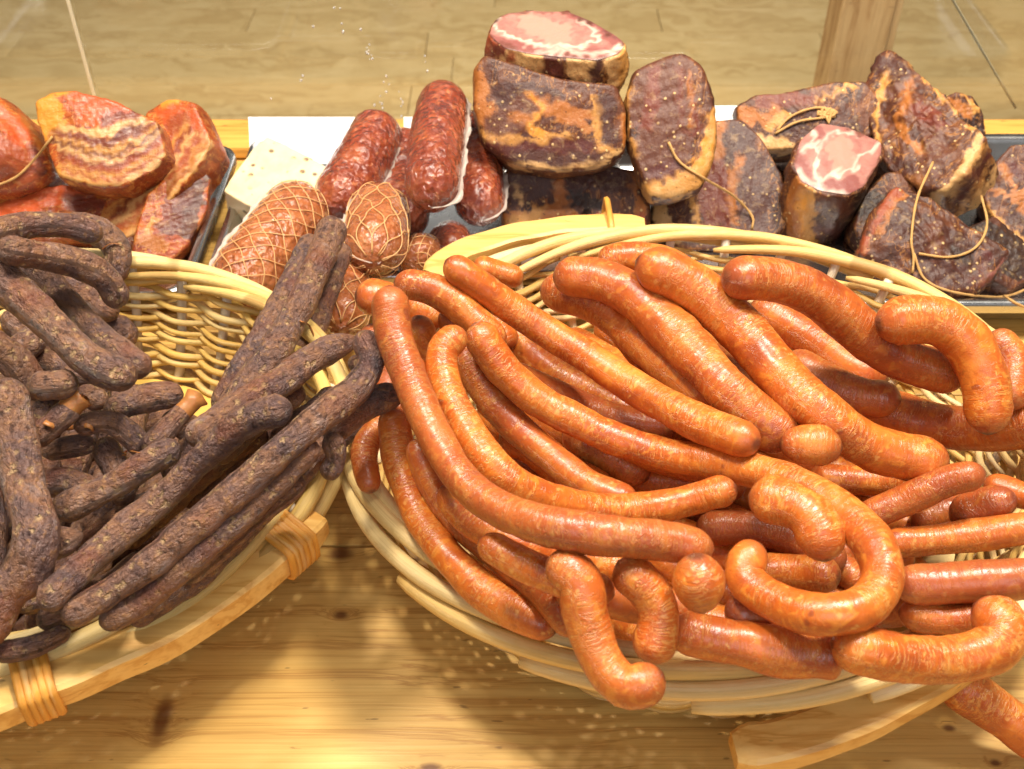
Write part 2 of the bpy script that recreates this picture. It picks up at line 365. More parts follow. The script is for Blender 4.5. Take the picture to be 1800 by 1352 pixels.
def card(px, y0, label, wpx, hpx, lean):
    p = Py(px[0], px[1], y0); sc = depth_of(p) / FPX; hw = wpx * sc / 2; h = hpx * sc
    V, F, _ = box_geo(-hw, hw, -0.0006, 0.0006, 0, h, 0.0003)
    c, s_ = math.cos(lean), math.sin(lean)
    t = tag(empty('price_card', p), label, 'card', 'blank white price cards behind the meats')
    for nm, q in (('card', V), ('foot', box_geo(-hw * 0.5, hw * 0.5, 0.001, 0.02, -0.001, 0.0004)[0])):
        q = np.array(q) @ np.array([[1, 0, 0], [0, c, -s_], [0, s_, c]]).T + p if nm == 'card' else np.array(q) + p
        link(nm, mesh(nm, local(q, p), F if nm == 'card' else box_geo(0, 1, 0, 1, 0, 1)[1], MAT['card'], smooth=False), t, Matrix.Translation(Vector(p)))
card((533, 288), 0.9, 'blank white price card behind the pale cheese block', 186, 80, -0.55)
card((775, 292), 0.905, 'blank white price card behind the upright glossy salamis', 128, 84, -0.55)
card((1285, 262), 0.915, 'blank white price card behind the leaning dark loin', 90, 74, -0.55)

# ------------------------------------------------------------------ wicker baskets
def basket(label, cx, cy, a, b, rimh, seed, tone, nst=32):
    r = random.Random(seed); root = tag(empty('wicker_basket', (cx, cy, 0)), label, 'basket', 'willow baskets with bent wooden handles')
    T = Matrix.Translation(Vector((cx, cy, 0)))
    def sc(z): t = max(0.0, min(1.0, z / rimh)); return 0.80 + 0.20 * t ** 0.8
    def pt(th, z, off=0.0):
        k = sc(z); return np.stack([(a * k + off) * np.cos(th), (b * k + off) * np.sin(th), np.broadcast_to(z, np.shape(th))], -1)
    th = np.linspace(0, 2 * np.pi, 60, endpoint=False)
    base = np.vstack([pt(th, 0.003) * [1, 1, 0] + [0, 0, 0.003], pt(th, 0.003) * [1, 1, 0] + [0, 0, 0.009]]); n = 60
    F = [tuple(range(n))[::-1], tuple(range(n, 2 * n))] + [(k, (k + 1) % n, n + (k + 1) % n, n + k) for k in range(n)]
    link('base', mesh('base', base, F, MAT['wicker_' + tone], smooth=False), root, T)
    for i in range(nst):
        t0 = 2 * np.pi * i / nst; z = np.linspace(0.004, rimh + 0.002, 7)
        p = np.array([pt(np.array(t0 + r.uniform(-.004, .004)), zz) for zz in z])
        V, F, U = tube_geo(p, 0.0034, 8); link('stake', mesh('stake', V, F, MAT['stake'], U), root, T)
    nr = int((rimh - 0.014) / 0.0042); M = nst * 6
    for k in range(nr):
        th = np.linspace(0, 2 * np.pi, M, endpoint=False); z0 = 0.010 + k * 0.0042
        ph = math.pi * (k % 2); z = z0 + 0.0012 * np.sin(th * 3 + r.random() * 6) + 0.0008 * np.sin(th * 7 + r.random() * 6)
        k_ = np.array([sc(q) for q in z]); off = 0.0050 * np.cos(nst / 2 * th + ph)
        p = np.stack([(a * k_ + off) * np.cos(th), (b * k_ + off) * np.sin(th), z], 1)
        rad = r.choice([0.0021, 0.0024, 0.0026]) * (1 + 0.12 * np.sin(th * 2 + r.random() * 6))
        V, F, U = tube_geo(p, rad, 7, closed=True); link('weaver', mesh('weaver', V, F, MAT['wicker_' + tone], U), root, T)
    ns = 15; key = np.array([[0.0, 0.011, -0.012], [0.18, 0.0105, -0.006], [0.36, 0.0085, 0.000], [0.55, 0.003, 0.005], [0.78, -0.005, 0.004], [1.0, -0.009, -0.004]])
    for i in range(ns):
        t0 = 2 * np.pi * i / ns + r.uniform(-.05, .05); span = math.radians(80 + r.uniform(-8, 10)); f = np.linspace(0, 1, 34)
        th = t0 + f * span; ro = np.interp(f, key[:, 0], key[:, 1]); zo = np.interp(f, key[:, 0], key[:, 2])
        p = np.stack([(a + ro) * np.cos(th), (b + ro) * np.sin(th), rimh + zo], 1)
        for _ in range(3): p[1:-1] = (p[:-2] + 2 * p[1:-1] + p[2:]) / 4
        rad = 0.0047 * np.interp(f, [0, 0.02, 0.15, 0.7, 0.97, 1], [0.8, 0.95, 1.0, 0.95, 0.6, 0.3]) * r.uniform(0.82, 1.12)
        V, F, U = tube_geo(p, rad, 10); link('rim_strand', mesh('rim_strand', V, F, MAT['rim_' + tone], U), root, T)
    obs = []
    for z in np.arange(0.008, rimh + 0.006, 0.009):
        th = np.linspace(0, 2 * np.pi, 90, endpoint=False)
        for q in pt(th, z): obs.append((q[0] + cx, q[1] + cy, z, 0.006))
    th = np.linspace(0, 2 * np.pi, 110, endpoint=False)
    for q in pt(th, rimh): obs.append((q[0] + cx, q[1] + cy, rimh, 0.012))
    return root, np.array(obs)
def handle(root, pts, hw, hh, binds=(), taper=True):
    """bent bar with a rounded rectangular section, plus rattan bindings"""
    pts = catmull(pts, 40); t = np.gradient(pts, axis=0); t /= np.linalg.norm(t, axis=1)[:, None]
    nrm = np.cross(t, [0, 0, 1]); nrm /= np.linalg.norm(nrm, axis=1)[:, None]; c = 0.22
    sec = [(-1, -1 + c), (-1, 1 - c), (-1 + c, 1), (1 - c, 1), (1, 1 - c), (1, -1 + c), (1 - c, -1), (-1 + c, -1)]
    f = np.linspace(0, 1, len(pts)); s_ = np.interp(f, [0, 0.04, 0.96, 1], [0.72, 1, 1, 0.72]) if taper else np.ones(len(pts))
    V = []; n = len(sec)
    for p, m_, k in zip(pts, nrm, s_):
        for (u, v) in sec: V.append(p + m_ * u * hw * k + np.array([0, 0, v * hh * k]))
    V = np.array(V); V += 0.0006 * pnoise(V, 60, 3)[:, None]; F = []
    for i in range(len(pts) - 1):
        for k in range(n): F.append((i * n + k, (i + 1) * n + k, (i + 1) * n + (k + 1) % n, i * n + (k + 1) % n))
    F += [tuple(range(n)), tuple((len(pts) - 1) * n + k for k in range(n))[::-1]]
    o = np.array(root.location); h = link('handle', mesh('handle', local(V, o), F, MAT['handle'], smooth=False), root, Matrix.Translation(root.location))
    for (fr_, cnt, inner) in binds:
        for k in range(cnt):
            ff = fr_ + (k - cnt / 2) * 0.0155; i = ff * (len(pts) - 1); j = int(min(max(i, 0), len(pts) - 2)); p = pts[j] + (pts[j + 1] - pts[j]) * (i - j); m_ = nrm[j]
            loop = [p + m_ * u + np.array([0, 0, v]) for (u, v) in ((hw + .0015, -hh * .8), (hw + .0015, hh * .7), (hw * .8, hh + .002), (-hw - inner * .5, hh + .005), (-hw - inner, hh * .6), (-hw - inner, -hh * .8), (-hw * .4, -hh - .003), (hw * .8, -hh - .002))]
            L = catmull(loop, 36, closed=True); V, F, U = tube_geo(L, 0.0024, 6, closed=True)
            link('binding', mesh('binding', local(V, o), F, MAT['rattan'], U), root, Matrix.Translation(root.location))
RB = (0.117, 0.489, 0.209, 0.187); LB = (-0.311, 0.476, 0.202, 0.168)
basR, obsR = basket('pale wicker basket heaped with orange smoked sausages', *RB, 0.088, 5, 'pale')
basL, obsL = basket('yellow wicker basket heaped with dark dry-cured sausages', *LB, 0.088, 9, 'gold')
handle(basL, Pz([-130, -60, 25, 150, 300, 420, 505, 560], [1290, 1262, 1228, 1180, 1112, 1033, 962, 915], 0.079), 0.0105, 0.0085, binds=[(0.90, 6, 0.017), (0.245, 5, 0.017)])
handle(basR, Pz([760, 800, 870, 960, 1060, 1132], [490, 455, 428, 410, 401, 402], 0.082), 0.011, 0.007, binds=[(0.86, 1, 0.016)])
handle(basR, Pz([1288, 1390, 1500, 1600, 1700, 1800], [1322, 1303, 1264, 1212, 1150, 1080], [.045, .05, .055, .06, .062, .064]), 0.0115, 0.007)

# ------------------------------------------------------------------ sausages: photo path + resting height found by stacking
class Pile:
    def __init__(s, obs, base, floor_in):
        s.obs = np.asarray(obs, float); s.base = base; s.fl = floor_in
    def add(s, pts, r): s.obs = np.vstack([s.obs, np.column_stack([pts, np.broadcast_to(r, (len(pts),))])])
    def drop(s, px, wpx, slope=0.55, squish=0.86, iters=40, zmin=None):
        """px: (n,2) pixel path. Each point slides down its own sight line until it rests on something."""
        d = ray(px[:, 0], px[:, 1]); d /= np.linalg.norm(d, axis=1)[:, None]; cosf = d @ FW
        t = np.full(len(px), 0.62)
        for _ in range(3):
            r = np.full(len(px), wpx / 2 * float(np.median(t * cosf)) / FPX)
            cx, cy, a, b = s.base
            tf = (s.fl + r - CAMH) / d[:, 2]
            p = CAM + d * tf[:, None]
            out = ((p[:, 0] - cx) / (a * .98)) ** 2 + ((p[:, 1] - cy) / (b * .98)) ** 2 > 1
            tf = np.where(out, (0.001 + r - CAMH) / d[:, 2], tf)
            if zmin is not None: tf = np.minimum(tf, (zmin - CAMH) / d[:, 2])
            c = s.obs[:, :3] - CAM; tca = d @ c.T; d2 = (c ** 2).sum(1)[None] - tca ** 2
            R = (r[:, None] + s.obs[None, :, 3]) * squish; hit = d2 < R ** 2
            te = np.where(hit, tca - np.sqrt(np.maximum(R ** 2 - d2, 0)), 9.0).min(1)
            tc = np.minimum(tf, te)
            P = CAM + d * tc[:, None]; u = np.concatenate([[0], np.cumsum(np.hypot(np.diff(px[:, 0]), np.diff(px[:, 1])))]) * 0.66 / FPX
            t = np.min(tc[None, :] + slope * np.abs(u[:, None] - u[None, :]), axis=1)
            for _i in range(iters):
                q = t.copy(); q[1:-1] = (t[:-2] + 2 * t[1:-1] + t[2:]) / 4; q[0] = (t[0] * 2 + t[1]) / 3; q[-1] = (t[-1] * 2 + t[-2]) / 3
                t = np.minimum(tc, q)
            for _i in range(3): t[1:-1] = (t[:-2] + 2 * t[1:-1] + t[2:]) / 4
        return CAM + d * t[:, None], r
def sausage_mesh(path, r, mat, seed, ends=('round', 'round'), nseg=22, lump=0.05, name='sausage', prof=None, step=0.0034):
    path = np.asarray(path); s = np.concatenate([[0], np.cumsum(np.linalg.norm(np.diff(path, axis=0), axis=1))]); L = s[-1]
    rr = np.broadcast_to(np.asarray(r, float), (len(path),)); rm = rr.mean()
    def endlen(k): return {'round': 1.15, 'blunt': 0.6, 'taper': 2.4}[k] * rm
    ea, eb = min(endlen(ends[0]), L * .45), min(endlen(ends[1]), L * .45)
    th = np.linspace(0, np.pi / 2, 8); mid = np.arange(ea + 0.003, L - eb - 0.002, step)
    q = np.concatenate([ea * (1 - np.cos(th)), mid, L - eb * (1 - np.cos(th))[::-1]])
    pts = np.stack([np.interp(q, s, path[:, k]) for k in range(3)], 1); rad = np.interp(q, s, rr)
    for _ in range(2): pts[1:-1] = (pts[:-2] + 2 * pts[1:-1] + pts[2:]) / 4
    def shape(x, kind):
        x = np.clip(x, 0, 1)
        return np.sqrt(np.maximum(1 - (1 - x) ** 2, 0)) if kind != 'taper' else 0.16 + 0.84 * np.sin(x * np.pi / 2) ** 0.8
    e = shape(q / ea, ends[0]) * shape((L - q) / eb, ends[1]); e = np.maximum(e, 0.03)
    if prof is not None: e = e * prof(q / L)
    V, F, U = tube_geo(pts, rad * e, nseg)
    C = np.repeat(pts, nseg, axis=0); n = V - C
    k = 1 + lump * pnoise(V, 75, seed) + lump * 0.55 * pnoise(V, 190, seed + 1) + lump * 0.3 * pnoise(V, 420, seed + 2)
    V = C + n * k[:, None]
    tip = np.repeat(np.maximum(1 - q / (rm * 0.8), 1 - (L - q) / (rm * 0.8)).clip(0, 1), nseg)
    o = pts[len(pts) // 2].copy(); o[2] = V[:, 2].min()
    return mesh(name, local(V, o), F, mat, U, {'tip': tip}), o
_seed = [100]
def sausage(pile, name, pts, wpx, mat, label, cat, group, z=None, ends=('round', 'round'), lump=0.05, **kw):
    _seed[0] += 3
    pts = np.asarray(pts, float); ex_ = 0.36 * wpx
    for a_, b_ in ((0, 1), (-1, -2)):
        v_ = pts[a_] - pts[b_]; pts[a_] = pts[a_] + v_ / np.linalg.norm(v_) * ex_ * (0.35 if ends[a_] == 'taper' else 1)
    n = max(8, int(np.hypot(*np.diff(pts, axis=0).T).sum() / 22)); px = catmull(pts, n)
    if z is not None:
        zz = np.interp(np.linspace(0, 1, n), np.linspace(0, 1, len(z)), z); P3 = Pz(px[:, 0], px[:, 1], zz); r = np.full(n, wpx / 2 * float(np.median(depth_of(P3))) / FPX)
    else: P3, r = pile.drop(px, wpx, **kw)
    r = r * (1 + 0.05 * np.sin(np.linspace(0, 6.28 * (0.8 + (_seed[0] % 7) * .15), len(r)) + _seed[0]))
    if pile is not None: pile.add(P3, r)
    me, o = sausage_mesh(P3, r, mat, _seed[0], ends, lump=lump)
    ob = link(name, me, matrix=Matrix.Translation(Vector(o))); tag(ob, label, cat, group); return ob, P3, r
def filler(pile, name, p3, r, mat, label, cat, group, lump=0.05):
    _seed[0] += 3; p3 = catmull(p3, 30); pile.add(p3, r); me, o = sausage_mesh(p3, r, mat, _seed[0], lump=lump)
    return tag(link(name, me, matrix=Matrix.Translation(Vector(o))), label, cat, group)

GO = 'orange smoked sausages in the pale basket'
pr = Pile(obsR, RB, 0.010)
LF = 'orange smoked sausage buried at the bottom of the pale basket'
for i, yv in enumerate(np.linspace(0.36, 0.62, 11)):
    hw_ = 0.155 * math.sqrt(max(0.05, 1 - ((yv - 0.489) / 0.16) ** 2)); c = 0.117
    filler(pr, 'smoked_sausage', [(c - hw_, yv + .006, 0.022), (c, yv - .008, 0.022), (c + hw_, yv + .006, 0.022)], 0.0115, MAT['orange'], LF, 'sausage', GO)
for i, q in enumerate(np.linspace(-0.125, 0.125, 11)):
    dx, dy = 0.80, -0.60; hw_ = 0.145 * math.sqrt(max(0.05, 1 - (q / 0.15) ** 2)); cx, cy = 0.117 + q * 0.60, 0.489 + q * 0.80
    filler(pr, 'smoked_sausage', [(cx - hw_ * dx, cy - hw_ * dy, 0.047), (cx - .006, cy - .01, 0.046), (cx + hw_ * dx, cy - hw_ * dy * -1, 0.047)], 0.0113, MAT['orange'], LF, 'sausage', GO)
O = [
 # lower layers first
 ([(1040, 800), (1110, 835), (1200, 850), (1290, 850)], 66, 'slim orange sausage lying under the looped one, level with its bend'), ([(900, 770), (960, 800), (1000, 850)], 66, 'short orange sausage in the gap beneath the small-hook sausage'), ([(1010, 770), (1060, 790), (1120, 830)], 66, "orange sausage deep in the gap next to the looped one's straight part"),
 ([(1240, 540), (1290, 600), (1340, 680), (1380, 730)], 64, 'orange sausage sunk between the two longest thick wrinkled ones'), ([(1340, 545), (1420, 590), (1490, 640), (1540, 660)], 66, 'orange sausage showing below the thick one that runs under the hook'),
 ([(900, 590), (960, 645), (1040, 690), (1120, 725), (1200, 740)], 70, 'speckled orange smoked sausage lying right under the longest straight one'),
 ([(830, 520), (865, 560), (890, 600)], 50, 'short orange sausage just under the upper end of the longest straight one'), ([(845, 470), (905, 488)], 44, 'short stub of orange sausage lying against the basket\'s inner back wall'),
 ([(655, 590), (668, 650), (690, 730)], 60, 'orange sausage half hidden behind the pointed dark tips at the rim'), ([(645, 522), (700, 530), (760, 560)], 62, 'rounded orange sausage end poking out toward the netted salamis'),
 ([(738, 575), (748, 630), (775, 690), (810, 760)], 58, 'orange sausage squeezed between the sweeping dark-tipped one and the small-hook one'), ([(790, 560), (830, 600), (870, 650)], 52, 'orange sausage under the dusky bent one, beside the small hook'),
 ([(670, 745), (640, 790), (650, 850)], 46, 'orange sausage stub at the rim where the two baskets touch'),
 ([(692, 735), (702, 810), (728, 890), (775, 965), (840, 1030), (905, 1075), (960, 1100)], 60, 'orange sausage curving along the inside of the braided rim'),
 ([(735, 790), (770, 870), (825, 935), (895, 990), (960, 1045), (1005, 1100)], 55, 'orange sausage lying just inside the one along the braided rim'),
 ([(790, 870), (840, 925), (920, 960), (1020, 985), (1100, 1000)], 58, 'orange sausage tucked directly below the sweeping dark-tipped one'),
 ([(1070, 460), (1130, 452), (1200, 480), (1260, 540)], 60, 'orange sausage lying against the back rim behind the thick ones'),
 ([(1600, 1078), (1660, 1088), (1725, 1082)], 60, 'short dark orange sausage tucked beneath the parallel pair'),
 ([(1620, 915), (1690, 893), (1740, 900)], 56, 'orange sausage beneath the straight one that points away from the loop'), ([(1745, 852), (1800, 872), (1850, 890)], 48, 'orange sausage end against the inner wall beside the wrinkled blunt tip'),
 ([(1500, 960), (1470, 985), (1510, 1020)], 54, 'small orange sausage piece deep inside the loop'),
 ([(1690, 905), (1735, 888), (1765, 880)], 62, 'stubby orange sausage end with a wrinkled blunt tip'),
 ([(1570, 955), (1700, 943), (1830, 925)], 58, 'upper of two parallel orange sausages sticking out of the loop'),
 ([(1595, 1028), (1710, 1023), (1840, 1012)], 72, 'lower of two parallel orange sausages sticking out of the loop'),
 ([(1440, 842), (1540, 845), (1650, 848)], 56, 'level orange sausage under the thick one crossing the middle'),
 ([(1490, 700), (1580, 730), (1680, 752), (1780, 748), (1850, 735)], 82, 'thick orange sausage beneath the hooked end'),
 ([(1755, 600), (1785, 640), (1775, 700)], 58, 'orange sausage peeping out behind the hooked one'),
 ([(905, 660), (985, 700), (1080, 735), (1170, 752)], 56, 'orange sausage lying beneath the speckled one'), ([(860, 700), (920, 765), (985, 815), (1060, 860)], 56, 'orange sausage beneath the thin one beside the looped one'), ([(1080, 560), (1150, 640), (1230, 700), (1320, 760)], 62, 'orange sausage glimpsed under the folded crinkled end'),
 ([(720, 640), (745, 720), (790, 800), (850, 870)], 56, "orange sausage in the shade of the sweeping dark-tipped one's upper half"), ([(1400, 640), (1480, 690), (1560, 700)], 70, 'orange sausage in the dark gap above the thick one beneath the hook'), ([(1180, 560), (1260, 640), (1330, 720), (1400, 760)], 64, 'orange sausage glimpsed between the stubby end and the wrinkled group'), ([(1050, 760), (1150, 800), (1260, 830)], 56, "orange sausage in the shade right below the looped one's straight part"),
 ([(1000, 1040), (1100, 1060), (1210, 1070)], 66, 'orange sausage in the dark hollow between the two bent-down sausages'), ([(860, 960), (960, 1010), (1060, 1040)], 60, 'orange sausage in the shade behind the lowest drooping one'), ([(1300, 1075), (1400, 1105), (1500, 1110)], 66, 'orange sausage in the shade right underneath the round loop'),
 # thick ones at the back
 ([(1130, 660), (1200, 690), (1285, 712)], 66, 'orange sausage with a folded crinkled end'),
 ([(975, 512), (1030, 522), (1090, 562), (1150, 620), (1200, 665), (1260, 710)], 74, 'thick orange sausage, the shortest of the wrinkled group at the back'),
 ([(1000, 488), (1060, 492), (1125, 528), (1185, 585), (1250, 655), (1310, 715), (1375, 765)], 80, 'thick wrinkled orange sausage reaching down to the stubby end'),
 ([(1145, 470), (1215, 502), (1290, 568), (1345, 628), (1400, 688), (1465, 742), (1540, 790), (1640, 812)], 85, 'long thick wrinkled orange sausage crossing the middle of the heap'),
 ([(1300, 490), (1365, 492), (1440, 522), (1510, 580), (1585, 632), (1675, 655)], 80, 'thick wrinkled orange sausage running under the hook'),
 ([(1570, 568), (1640, 562), (1695, 598), (1732, 665), (1736, 735)], 84, 'orange sausage bent into a hook over the back rim'),
 ([(1396, 780), (1456, 786)], 72, 'short stubby orange sausage end with a dark tip'),
 ([(1525, 908), (1600, 875), (1675, 843), (1715, 835)], 54, 'straight orange sausage pointing up and away from the loop'),
 # front
 ([(1205, 1112), (1300, 1132), (1390, 1148), (1455, 1152)], 84, 'orange sausage with a cut flat end resting on the front rim'),
 ([(1490, 1135), (1570, 1155), (1660, 1160), (1735, 1145), (1768, 1105), (1735, 1080)], 86, 'orange sausage curling up into a J on the front rim'),
 ([(1245, 930), (1310, 928), (1390, 945), (1465, 985)], 64, 'deep orange sausage inside the loop under the bent end'),
 ([(1330, 1005), (1400, 1005), (1455, 1012)], 64, 'short orange sausage end lying inside the loop'),
 ([(1105, 1005), (1145, 1045), (1160, 1095), (1145, 1140)], 76, 'shorter of the two sausages bent down over the front rim'),
 ([(985, 1000), (1018, 1015), (1028, 1080), (1055, 1155), (1105, 1212), (1140, 1195)], 80, 'orange sausage drooping lowest over the front rim onto the wicker'),
 ([(820, 625), (850, 680), (900, 745), (960, 795), (1030, 850), (1100, 880)], 58, 'thin orange sausage between the hooked-top one and the looped one'),
 ([(712, 500), (765, 510), (820, 550), (870, 600)], 58, 'dusky orange sausage bent over beside the netted salamis'),
 ([(845, 588), (872, 635), (930, 692), (1010, 738), (1100, 778), (1190, 803), (1290, 818), (1380, 845), (1465, 890), (1530, 950), (1552, 1015), (1515, 1068), (1430, 1080), (1345, 1050), (1302, 1005), (1325, 975)], 66, 'longest orange sausage ending in a round loop'),
 ([(802, 596), (780, 608), (776, 645), (788, 690), (815, 742), (855, 805), (910, 855), (990, 888), (1090, 898), (1190, 885), (1275, 862)], 60, 'long orange sausage with a small hook at its upper end'),
 ([(686, 525), (690, 585), (715, 650), (737, 705), (767, 770), (817, 848), (880, 896), (960, 925), (1060, 940), (1160, 950), (1232, 963)], 66, 'long orange sausage sweeping round the outside of the top layer, dark tip'),
 ([(1232, 1048), (1229, 1030), (1226, 1005)], 88, 'round sausage end pointing straight out below the dark tip'),
 ([(1345, 878), (1395, 888), (1438, 925), (1445, 958)], 86, 'fat bent sausage end lying on top of the loop'),
 ([(800, 470), (870, 522), (960, 582), (1060, 645), (1150, 702), (1240, 748), (1312, 775)], 60, 'longest straight orange sausage lying across the top of the heap'),
]
for pts, wp, lab in O:
    kz = {'zmin': 0.098} if 'between the hooked-top' in lab else {}
    e = ('round', 'blunt') if 'cut flat' in lab else ('round', 'round')
    sausage(pr, 'smoked_sausage', pts, wp, MAT['orange'], lab, 'sausage', GO, ends=e, **kz)
pt_ = Pile(obsR, RB, 0.010)
sausage(pt_, 'smoked_sausage', [(1680, 1205), (1745, 1245), (1835, 1310)], 82, MAT['orange'], 'orange sausage lying on the counter beside the wooden handle', 'sausage', GO, z=[0.05, 0.035, 0.02])

GD = 'dark dry-cured sausages in the yellow basket'
pl = Pile(obsL, LB, 0.010)
LFD = 'dark dry-cured sausage buried at the bottom of the yellow basket'
for i, q in enumerate(np.linspace(-0.10, 0.10, 7)):
    hw_ = 0.135 * math.sqrt(max(0.05, 1 - (q / 0.14) ** 2))
    dx, dy = 0.83, 0.55; cx, cy = LB[0] - 0.015 - q * dy, LB[1] - 0.018 + q * dx
    filler(pl, 'dry_sausage', [(cx - hw_ * dx, cy - hw_ * dy, 0.023), (cx, cy, 0.022), (cx + hw_ * dx, cy + hw_ * dy, 0.023)], 0.0115, MAT['dark'], LFD, 'sausage', GD, 0.08)
for i, q in enumerate(np.linspace(-0.11, 0.07, 7)):
    hw_ = 0.115 * math.sqrt(max(0.05, 1 - (q / 0.15) ** 2)); cx = LB[0] + q - 0.01
    filler(pl, 'dry_sausage', [(cx - .01, LB[1] - 0.02 - hw_, 0.044), (cx, LB[1] - 0.02, 0.045), (cx - .005, LB[1] - 0.02 + hw_, 0.044)], 0.0112, MAT['dark'], LFD, 'sausage', GD, 0.08)
D = [
 ([(590, 700), (500, 760), (420, 820), (340, 880)], 58, 'dark sausage glimpsed under the pointed collapsed one', {}), ([(620, 745), (550, 805), (470, 870), (380, 950)], 58, 'dark sausage glimpsed under the upper end of the longest dark one', {}), ([(450, 760), (380, 810), (300, 880), (220, 950)], 58, 'dark sausage glimpsed between the two long parallel ones', {}),
 ([(480, 880), (400, 960), (320, 1030), (240, 1085)], 56, 'dark sausage in the shade beside the one next to the front rim', {}), ([(520, 690), (450, 745), (380, 800)], 56, 'dark sausage in the shade where the leaning ones meet the heap', {}), ([(300, 740), (350, 770), (300, 830)], 56, 'dark sausage beside the torn orange casing', {}), ([(20, 560), (90, 620), (170, 690)], 58, 'dark sausage in the black gap under the widest upper one', {}),
 ([(560, 800), (500, 860), (430, 920)], 54, 'dark sausage in the shade just inside the front rim', {}), ([(240, 780), (220, 850), (160, 920)], 56, 'dark sausage under the highest of the parallel rows', {}),
 ([(190, 570), (222, 592)], 66, 'dark sausage stub touching the white stakes', {}),
 ([(120, 500), (160, 525), (192, 548)], 58, 'dark sausage curled inside the thick hook', {}), ([(40, 620), (100, 640), (150, 660)], 60, 'dark sausage in the gap beside the widest upper one', {}), ([(60, 590), (20, 640)], 60, 'dark sausage in the gap behind the stubby one by the casing ring', {}),
 ([(150, 960), (210, 915), (280, 880)], 58, 'dark sausage in the shade below the pointed greyish tip', {}), ([(40, 1060), (110, 1030), (180, 985)], 60, 'dark sausage in the shade beside the thickest draped one', {}), ([(80, 1090), (160, 1050), (250, 990)], 58, 'dark sausage in the shade near the front rim binding', {}),
 ([(330, 1010), (420, 930), (520, 850)], 56, 'dark sausage along the foot of the front wall', {}), ([(150, 690), (175, 705)], 50, 'small dark sausage nub behind the casing ring', {}), ([(90, 830), (60, 800)], 55, 'small dark sausage nub under the paper-like casing flap', {}),
 ([(185, 785), (205, 830), (215, 870)], 58, 'dark sausage pointing down between the arched one and the parallel rows', {}), ([(75, 852), (120, 845), (155, 862)], 58, 'short dark sausage lying against the thickest draped one', {}),
 ([(200, 722), (255, 700), (305, 695)], 60, 'dark sausage end pointing at the wicker wall', {}),
 ([(85, 792), (130, 785), (152, 780)], 48, 'dark sausage with a dry paper-like casing flap at its tip', {}),
 ([(145, 750), (195, 742), (250, 785)], 52, 'dark sausage arched like a bridge in the tangle', {}),
 ([(262, 785), (295, 752), (318, 728)], 44, 'dark sausage whose orange casing is torn open', {'ends': ('round', 'blunt')}),
 ([(65, 770), (95, 745), (118, 722)], 52, 'dark sausage with an open ring of casing at its end', {'ends': ('round', 'blunt')}),
 ([(-20, 600), (30, 640), (55, 685)], 68, 'short dark sausage pressed against the stubby one by the casing ring', {}), ([(65, 678), (120, 675)], 62, 'stubby dark sausage lying beside the casing ring', {}),
 ([(-20, 440), (60, 475), (115, 530), (175, 590), (245, 645)], 60, 'dark sausage running straight toward the wicker wall', {}),
 ([(-30, 455), (50, 535), (110, 592), (168, 640), (220, 660)], 74, 'thick dark sausage beside the straight one, the widest of the upper ones', {}),
 ([(130, 392), (185, 412), (210, 450), (200, 478)], 58, 'dark sausage curling down over the back rim', {}),
 ([(-20, 410), (50, 395), (125, 397), (165, 412)], 54, 'dark sausage lying along the top of the heap by the bacon', {}),
 ([(15, 440), (80, 450), (150, 468), (192, 495), (202, 525)], 62, 'dark sausage bent into a thick hook', {}),
 ([(0, 1148), (60, 1136), (112, 1112)], 46, 'thin dark sausage end by the front rim binding', {}),
 ([(545, 435), (512, 500), (472, 580), (432, 650), (392, 715)], 62, 'dark sausage leaning out over the rim, left limb of the pair', {'z': [.112, .105, .095, .082, .068]}),
 ([(600, 445), (582, 500), (557, 570), (530, 625)], 44, 'thin blackish sausage behind the leaning pair', {'z': [.098, .094, .086, .075]}),
 ([(583, 408), (562, 455), (532, 530), (490, 605), (440, 675), (392, 740), (335, 785)], 66, 'tall dark sausage leaning out over the rim toward the salamis', {'z': [.130, .126, .118, .106, .094, .084, .074]}),
 ([(690, 695), (640, 715), (585, 755)], 60, 'bluish dark sausage end resting on the rim between the baskets', {}),
 ([(625, 640), (665, 632), (700, 632)], 42, 'dark pointed sausage tip touching the orange sausages', {'ends': ('round', 'taper')}),
 ([(582, 775), (594, 800), (578, 830)], 46, 'small dark sausage nub hanging at the rim', {}),
 ([(108, 895), (185, 862), (260, 815), (300, 790)], 62, 'dark sausage pointing into the tangle, highest of the parallel rows', {}),
 ([(545, 790), (480, 855), (400, 925), (320, 1000), (240, 1065), (190, 1090)], 58, 'dark sausage lying next to the front rim', {}),
 ([(625, 598), (580, 612), (530, 643), (480, 682), (420, 715), (350, 765)], 66, 'dark sausage with a pointed collapsed tip', {'ends': ('taper', 'round')}),
 ([(640, 600), (655, 632), (628, 680), (570, 727), (500, 787), (430, 852), (350, 918), (270, 988), (190, 1043), (125, 1080)], 64, 'longest dark sausage, running the whole width of the basket', {}),
 ([(492, 722), (430, 742), (370, 792), (300, 862), (220, 932), (140, 1002), (85, 1055)], 64, 'dark sausage lying parallel to the longest one', {}),
 ([(60, 955), (105, 953), (138, 942)], 66, 'dark sausage with a pointed greyish tip', {'ends': ('round', 'taper')}),
 ([(-25, 820), (-12, 910), (-18, 1000)], 66, 'dark sausage half hidden beside the upright thick one', {}),
 ([(15, 690), (32, 780), (48, 875), (62, 945), (45, 1005), (0, 1050), (-25, 1115)], 88, 'thickest dark sausage, draped over the heap toward the front', {}),
]
dk_objs = {}
for pts, wp, lab, kw in D:
    dk_objs[lab] = sausage(pl, 'dry_sausage', pts, wp * 0.85, MAT['dark'], lab, 'sausage', GD, lump=0.10, **kw)
